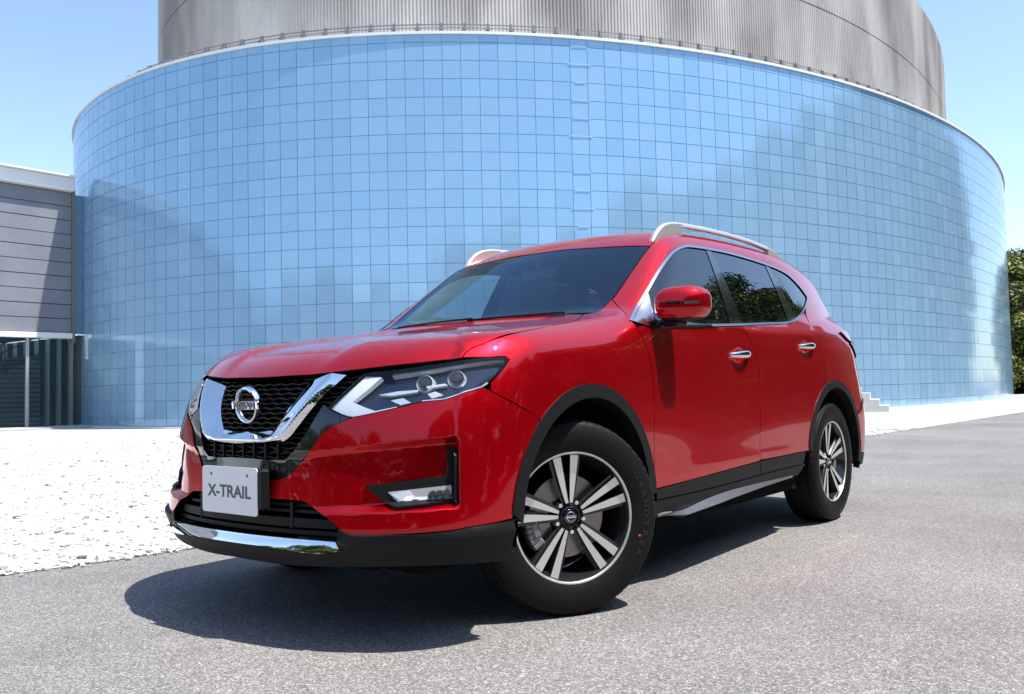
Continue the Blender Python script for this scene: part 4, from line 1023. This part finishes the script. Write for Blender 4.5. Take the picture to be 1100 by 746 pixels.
for sx in(1,-1):
    mr=empty('door_mirror'); mr.parent=car; mr.location=Vector(mc*[sx,1,1])-Vector(OFF)
    if sx<0: mr.location=Vector((-.915,.90,1.16))-Vector(OFF); mr.rotation_euler=(0,0,R(-62)); mr['label']='right door mirror folded against the window'
    o=mesh('mirror_housing',mV*[sx,1,1],mF if sx>0 else [f_[::-1] for f_ in mF],[M['paint'],M['black']],mr,True,mM)
    V=[];Fc=[]
    for i,x in enumerate(np.linspace(-.03,.095,14)):
        for dz in(-.006,.006):
            # strip on the front face of the housing
            zz=-.004+.012*(x+.03)+dz; q=min(mV[np.argsort(np.hypot(mV[:,0]-x,mV[:,2]-zz))[:6]],key=lambda v:v[1]); V.append((x*sx,q[1]-.003,zz))
    for i in range(13): Fc.append((2*i,2*i+2,2*i+3,2*i+1) if sx>0 else (2*i,2*i+1,2*i+3,2*i+2))
    mesh('turn_signal',V,Fc,M['lampbody'],mr,True)
    mb=MB(); mb.box((-.075*sx,-.005,-.082),(.14,.10,.030),0,None,.012); mb.box((-.10*sx,-.01,-.088),(.06,.12,.024),0,None,.01); mb.build('mirror_arm',M['black'],mr)
    mb=MB(); mb.box((0,.071,.0),(.15,.006,.11),0,None,.003); mb.build('mirror_glass',M['chrome'],mr)
# ---- door handles
def handle(y,z,par,sx):
    x0=XS(y,z+.03)[0]; mb=MB(); L=.108; P=[]
    for t in np.linspace(-1,1,15): P.append(((.030*(1-abs(t)**3)+.004)*sx,t*L,.004*(t)))
    V=[];Fc=[]; k=10
    for i,p in enumerate(P):
        t=-1+2*i/14; h=.019*(1-.45*abs(t)**2.2)
        for j in range(k):
            a=2*math.pi*j/k; V.append((p[0]+sx*.010*math.cos(a),p[1],p[2]+h*math.sin(a)))
    for i in range(14):
        for j in range(k): Fc.append((i*k+j,i*k+(j+1)%k,(i+1)*k+(j+1)%k,(i+1)*k+j))
    Fc+=[tuple(range(k)),tuple(range(14*k,15*k))[::-1]]
    mb.add(V,Fc); o=mb.build('door_handle',M['chrome'],par,True); o.location=Vector((x0*sx,y,z))-Vector(OFF)
for i,sx in enumerate((1,-1)):
    handle(1.405,.990,fd[i],sx); handle(2.32,1.055,rd[i],sx)
# ---- roof rails
for sx in(1,-1):
    ys=[1.03,1.07,1.12,1.18,1.26,1.4,1.6,1.9,2.2,2.45,2.56,2.64,2.70]; hh=[.002,.027,.046,.054,.057,.055,.053,.051,.048,.040,.031,.016,.002]
    V=[];Fc=[]
    for y,h in zip(ys,hh):
        r0=np.array(ZR(.607,y)); th=min(.023,h+.004); wd=.015
        for dx,dz in((-wd,-th),(wd,-th),(wd*.9,-.006),(wd*.45,0),(-wd*.45,0),(-wd*.9,-.006)): V.append(((r0[0]+dx)*sx,y,r0[2]+h+dz))
    k=6
    for i in range(len(ys)-1):
        for j in range(k): Fc.append((i*k+j,i*k+(j+1)%k,(i+1)*k+(j+1)%k,(i+1)*k+j))
    Fc+=[tuple(range(k)),tuple(range((len(ys)-1)*k,len(ys)*k))[::-1]]
    mb=MB(); mb.add(np.array(V)-OFF,Fc)
    rr_=mb.build('roof_rail',M['silver'],roof,True); sharpen(rr_,50)
    for y0,y1 in((1.04,1.34),(2.46,2.69)):
        V=[];Fc=[]
        for y in np.linspace(y0,y1,8):
            r0=np.array(ZR(.607,y)); h=np.interp(y,ys,hh)-.010
            if y0<1.2: h*= 1
            for dx,dz in((-.016,-.02),(.016,-.02),(.015,max(h,0)),(-.015,max(h,0))): V.append(((r0[0]+dx)*sx,y,r0[2]+dz))
        for i in range(7):
            for j in range(4): Fc.append((4*i+j,4*i+(j+1)%4,4*i+4+(j+1)%4,4*i+4+j))
        Fc+=[(0,1,2,3),(28,29,30,31)]
        mb=MB(); mb.add(np.array(V)-OFF,Fc); o=mb.build('rail_foot',M['silver'],rr_,True); sharpen(o,40)
# ---- tail
tg_half=[ctr(ZR(0,3.40)),ZR(.35,3.36),ZR(.55,3.26)]+tail_line+[ctr(YC(0,.76))]
win=[ctr(YC(0,1.53)),YC(.50,1.51),YC(.56,1.35),YC(.58,1.19),ctr(YC(0,1.15))]
tg=panel('tailgate',sym(tg_half),RRF,PD,car,False,holes=[sym(win)],res=.05,sm=0)[0]
panel('rear_window',sym(win),RRF,[M['privacy'],M['dark']],tg,False,res=.06,off=-.003,lip=.006,sm=0)
rb_half=[ctr(YC(0,.75)),YC(.75,.755)]+seam+aarc(RA,RO,32,2,8)+[XS(3.20,.385),YC(.6,.36),ctr(YC(0,.36))]
rbp=panel('rear_bumper',sym(rb_half),RRF,PD,car,False,res=.04,off=.006,lip=.02,sm=0)[0]
rs_half=[ctr(YC(0,.355)),YC(.6,.355),XS(3.20,.38)]+aarc(RA,RO,1,-12,4)+[XS(3.2,.30),YC(.62,.30),ctr(YC(0,.29))]
panel('rear_skirt',sym(rs_half),RRF,M['black'],rbp,False,res=.05,off=.006,lip=.04,sm=0)
tl=panel('tail_lamp',[XS(3.05,1.165),XS(3.25,1.178),YC(.76,1.165),YC(.75,1.09),XS(3.20,1.10)],RRF,[M['redlens'],M['dark']],bs,res=.03,off=.012,lip=.02,gap=0,sm=1)
panel('smoked_lamp',[XS(3.20,1.098),YC(.75,1.088),YC(.755,.98),XS(3.30,1.01)],RRF,[M['darklens'],M['dark']],bs,res=.03,off=.010,lip=.02,gap=0,sm=1)
# ---- underbody, wheel houses
mb=MB(); mb.box((0,1.5,.27),(1.30,4.3,.08)); mb.box((0,-.05,.60),(1.02,1.10,.55)); mb.box((0,3.1,.5),(1.1,.8,.4)); mb.box((0,1.36,.29),(1.66,1.75,.10))
o=mb.build('underbody',M['dark'],car); o.location=-Vector(OFF)
for c,par in((FA,fe),(RA,bs)):
    for sx,pp in((1,par[0]),(-1,par[1])):
        V=[];Fc=[]; A=np.linspace(-9,189,46); n=len(A)
        for a in A:
            y,z=c[0]+(RI+.004)*math.cos(R(a)),c[1]+(RI+.004)*math.sin(R(a)); x1=XS(y,max(z,.23))[0]-.012
            V+=[(x1*sx,y,z),(.50*sx,y,z)]
        for i in range(n-1): Fc.append((2*i,2*i+1,2*i+3,2*i+2) if sx>0 else (2*i,2*i+2,2*i+3,2*i+1))
        Fc.append(tuple(2*i+1 for i in range(n)))
        mesh('wheel_house',np.array(V)-OFF,Fc,M['dark'],pp)
# ---- cabin
cab=empty('cabin'); cab.parent=car
def cbox(name,boxes,m,tubes=()):
    mb=MB()
    for c,d,b in boxes: mb.box(np.array(c)-OFF,d,0,None,b)
    for P,r in tubes: mb.tube([np.array(p)-OFF for p in P],r,10)
    return sharpen(mb.build(name,m,cab,True),30)
cbox('dashboard',[((0,.78,.98),(1.52,.50,.26),.08),((0,.62,1.08),(1.30,.34,.10),.04),((0,.98,.86),(.28,.5,.34),.06)],M['trim'])
def seat(x,y):
    cbox('seat_base',[((x,y,.62),(.50,.52,.20),.08)],M['cloth'])
    mb=MB(); rot=Matrix.Rotation(R(-16),3,'X'); mb.box((0,0,.30),(.50,.14,.62),0,None,.06); mb.box((0,.0,.73),(.27,.10,.19),0,None,.045); mb.tube([(-.06,0,.58),(-.06,0,.7)],.008,6); mb.tube([(.06,0,.58),(.06,0,.7)],.008,6)
    o=mb.build('seat_back',M['cloth'],cab,True); o.rotation_euler=(R(-14),0,0); o.location=Vector((x,y+.26,.68))-Vector(OFF); sharpen(o,30)
for x in(.37,-.37): seat(x,1.30)
for x in(.38,0,-.38): seat(x,2.20)
o=None
mb=MB(); mb.lathe([(.016*math.cos(a),.18+.016*math.sin(a)) for a in np.linspace(0,6.28,11)[:-1]],36,0,'x',True); mb.box((0,0,0),(.02,.34,.06),0,None,.01); o=sharpen(mb.build('steering_wheel',M['trim'],cab,True),40); o.rotation_euler=(0,R(-25),R(90)); o.location=Vector((-.37,1.06,1.02))-Vector(OFF)
cbox('rear_view_mirror',[((0,.93,1.43),(.22,.04,.07),.015)],M['trim'],[(((0,.93,1.45),(0,.90,1.52)),.01)])
# ---- wiper arms at the foot of the windscreen
mb=MB()
for x0,x1 in((-.52,.05),(.02,.52)):
    pts=[]
    for t in np.linspace(0,1,7):
        x=x0+(x1-x0)*t; y=WIND(np.array([abs(x)]),np.array([1.165]))[0]; pts.append(np.array((x,y-.012,1.168+.006*t))-OFF)
    mb.tube(pts,.005,6)
mb.build('wiper',M['black'],screen)
# ---- wheels
def tyre_mesh():
    prof=[(.098,.240),(.103,.250),(.110,.272),(.1125,.298),(.1095,.322),(.104,.338),(.101,.3395),(.100,.343),(.0955,.3505),(.085,.3575),(.071,.3612),(.066,.3535),(.060,.3535),(.056,.3630),(.022,.3640),(.018,.3555),(.010,.3555),(.006,.3642)]
    prof=prof+[(-a,b) for a,b in prof[::-1]]; n=300; k=len(prof); V=[];Fc=[]
    for i in range(n):
        t=2*math.pi*i/n; c,s=math.cos(t),math.sin(t)
        for j,(a,r) in enumerate(prof):
            rr=r
            if i%5==0 and .36<r and abs(a)>.05: rr=r-.004
            if (i+2)%5==0 and .36<r and abs(a)<.03: rr=r-.004
            if i%5==0 and .35<r<=.358 and abs(a)>.084: rr=r-.003
            V.append((a,rr*c,rr*s))
    for i in range(n):
        for j in range(k-1): Fc.append((i*k+j,i*k+j+1,((i+1)%n)*k+j+1,((i+1)%n)*k+j))
    return V,Fc
tV,tF=tyre_mesh()
def rim_parts():
    mb=MB()
    # barrel and lip
    mb.lathe([(.099,.245),(.1005,.2415),(.099,.2375),(.095,.235)],96,0)
    mb.lathe([(.095,.235),(.080,.226),(.030,.212),(-.03,.205),(-.095,.222),(-.098,.238)],96,1)
    face=lambda r:.070+.016*(max(r-.05,0)/.18)**1.3
    def slab(poly,t,m,mside,dx=0.):
        k=len(poly); V=[(face(math.hypot(*p))+dx,p[0],p[1]) for p in poly]+[(face(math.hypot(*p))+dx-t,p[0],p[1]) for p in poly]
        n0=sum(0 for _ in ()); mb.add(V,[tuple(range(k))],m); mb.add(V,[tuple(range(k,2*k))[::-1]]+[(i,k+i,k+(i+1)%k,(i+1)%k) for i in range(k)],mside)
    for q in range(5):
        a=R(96+72*q); ur=np.array([math.cos(a),math.sin(a)]); ut=np.array([-ur[1],ur[0]])
        P=lambda r,u: tuple(ur*r+ut*u)
        for s in(1,-1):
            inn_,out_=(.003,.0145),(.021,.055)
            rs=np.linspace(.052,.236,8); tt=(rs-.052)/.184
            e0=[P(r,s*(inn_[0]+(out_[0]-inn_[0])*t**1.1)) for r,t in zip(rs,tt)]
            e1=[P(r,s*(inn_[1]+(out_[1]-inn_[1])*t**.9)) for r,t in zip(rs,tt)]
            for i in range(7):
                quad=[e0[i],e0[i+1],e1[i+1],e1[i]]
                if s>0: quad=quad[::-1]
                slab(quad,.030,0,1)
            # darker flank behind the machined face
            f1=[P(r,s*(inn_[1]+.010+(out_[1]+.004-inn_[1])*t**.8)) for r,t in zip(rs,tt)]
            for i in range(7):
                quad=[e1[i],e1[i+1],f1[i+1],f1[i]]
                if s>0: quad=quad[::-1]
                slab(quad,.030,1,1,-.012)
    mb.lathe([(.066,.034),(.064,.038),(.056,.042),(.046,.066),(.030,.074)],40,1)
    return mb
rimM=rim_parts()
def wheel(x,y,rz,lab=None):
    wroot=empty('wheel',Vector((x,y,.3605))-Vector(OFF),rz); wroot.parent=car
    if lab: wroot['label']=lab
    ty=mesh('tyre',tV,tF,M['rubber'],wroot,True); sharpen(ty,28)
    rm=rimM.build('rim',[M['machined'],M['darkalloy']],wroot,False,False); sharpen(rm,24)
    mb=MB(); mb.lathe([(.030,.062),(.030,.155),(.016,.155),(.016,.062)],64,0,'x',True); sharpen(mb.build('brake_disc',M['disc'],wroot,True),40)
    mb=MB(); mb.lathe([(.012,.02),(.012,.150),(-.09,.21)],48,0); mb.build('backing_plate',M['dark'],wroot,True)
    mb=MB(); mb.lathe([(.058,.030),(.066,.029),(.068,.026),(.067,0)],32,0); cc=mb.build('centre_cap',M['gloss'],wroot,True)
    e=emblem(None,.019,cc,'cap_emblem'); e.location=(.070,0,0); e.scale=(.35,1,1)
    for q in range(5):
        a=R(96+36+72*q); mb=MB(); mb.lathe([(.03,.0105),(.062,.0105),(.065,.008),(.065,0)],6); o=mb.build('lug_nut',M['chrome'],wroot); o.location=(0,.0575*math.cos(a),.0575*math.sin(a))
    return wroot
def caliper(wr,a):
    mb=MB()
    for t in np.linspace(-22,22,7): mb.box((.028,.158*math.cos(R(a+t)),.158*math.sin(R(a+t))),(.062,.05,.026),0,Matrix.Rotation(R(a+t),3,'X'),.006)
    mb.box((.05,.145*math.cos(R(a)),.145*math.sin(R(a))),(.03,.035,.07),0,Matrix.Rotation(R(a),3,'X'),.008)
    mb.build('caliper',M['caliper'],wr)
ST=R(28.6)
w1=wheel(.75+.0375*math.cos(ST),-.0375*math.sin(ST),-ST)
w2=wheel(-.75-.0375*math.cos(ST),.0375*math.sin(ST),math.pi-ST)
w3=wheel(.7875,2.705,0); w4=wheel(-.7875,2.705,math.pi)
for w_,a in((w1,195),(w2,-15),(w3,-15),(w4,195)): caliper(w_,a)
# raised maker's lettering and the red balance dot on the near front tyre
for w_ in (w1,w3):
    t0=[o for o in w_.children if o.name.startswith('tyre')][0]
    wd='GRANDTREK'; aa=7.2
    for i,ch in enumerate(wd):
        a=R(28-i*aa); r=.300
        Mx=Matrix.Rotation(0,4,'X')
        up=Vector((0,math.cos(a),math.sin(a))); rt=Vector((0,math.sin(a),-math.cos(a))); nx=Vector((1,0,0))
        Mm=Matrix(((rt.x,up.x,nx.x,.1122),(rt.y,up.y,nx.y,up.y*r),(rt.z,up.z,nx.z,up.z*r),(0,0,0,1)))
        text_mesh(ch,.031,.0009,'lettering',M['letter'] if 'letter' in M else M.setdefault('letter',mat('tyre_letter',(.012,.012,.012),.35)),t0,Mm,1.25,0,.0012)
t0=[o for o in w1.children if o.name.startswith('tyre')][0]
mb=MB(); mb.lathe([(.0,.0055),(.0012,.005),(.0012,0)],16); o=mb.build('balance_dot',mat('red_dot',(.6,.02,.03),.6),t0,True); a=R(-18); o.location=(.1112,.283*math.cos(a),.283*math.sin(a))
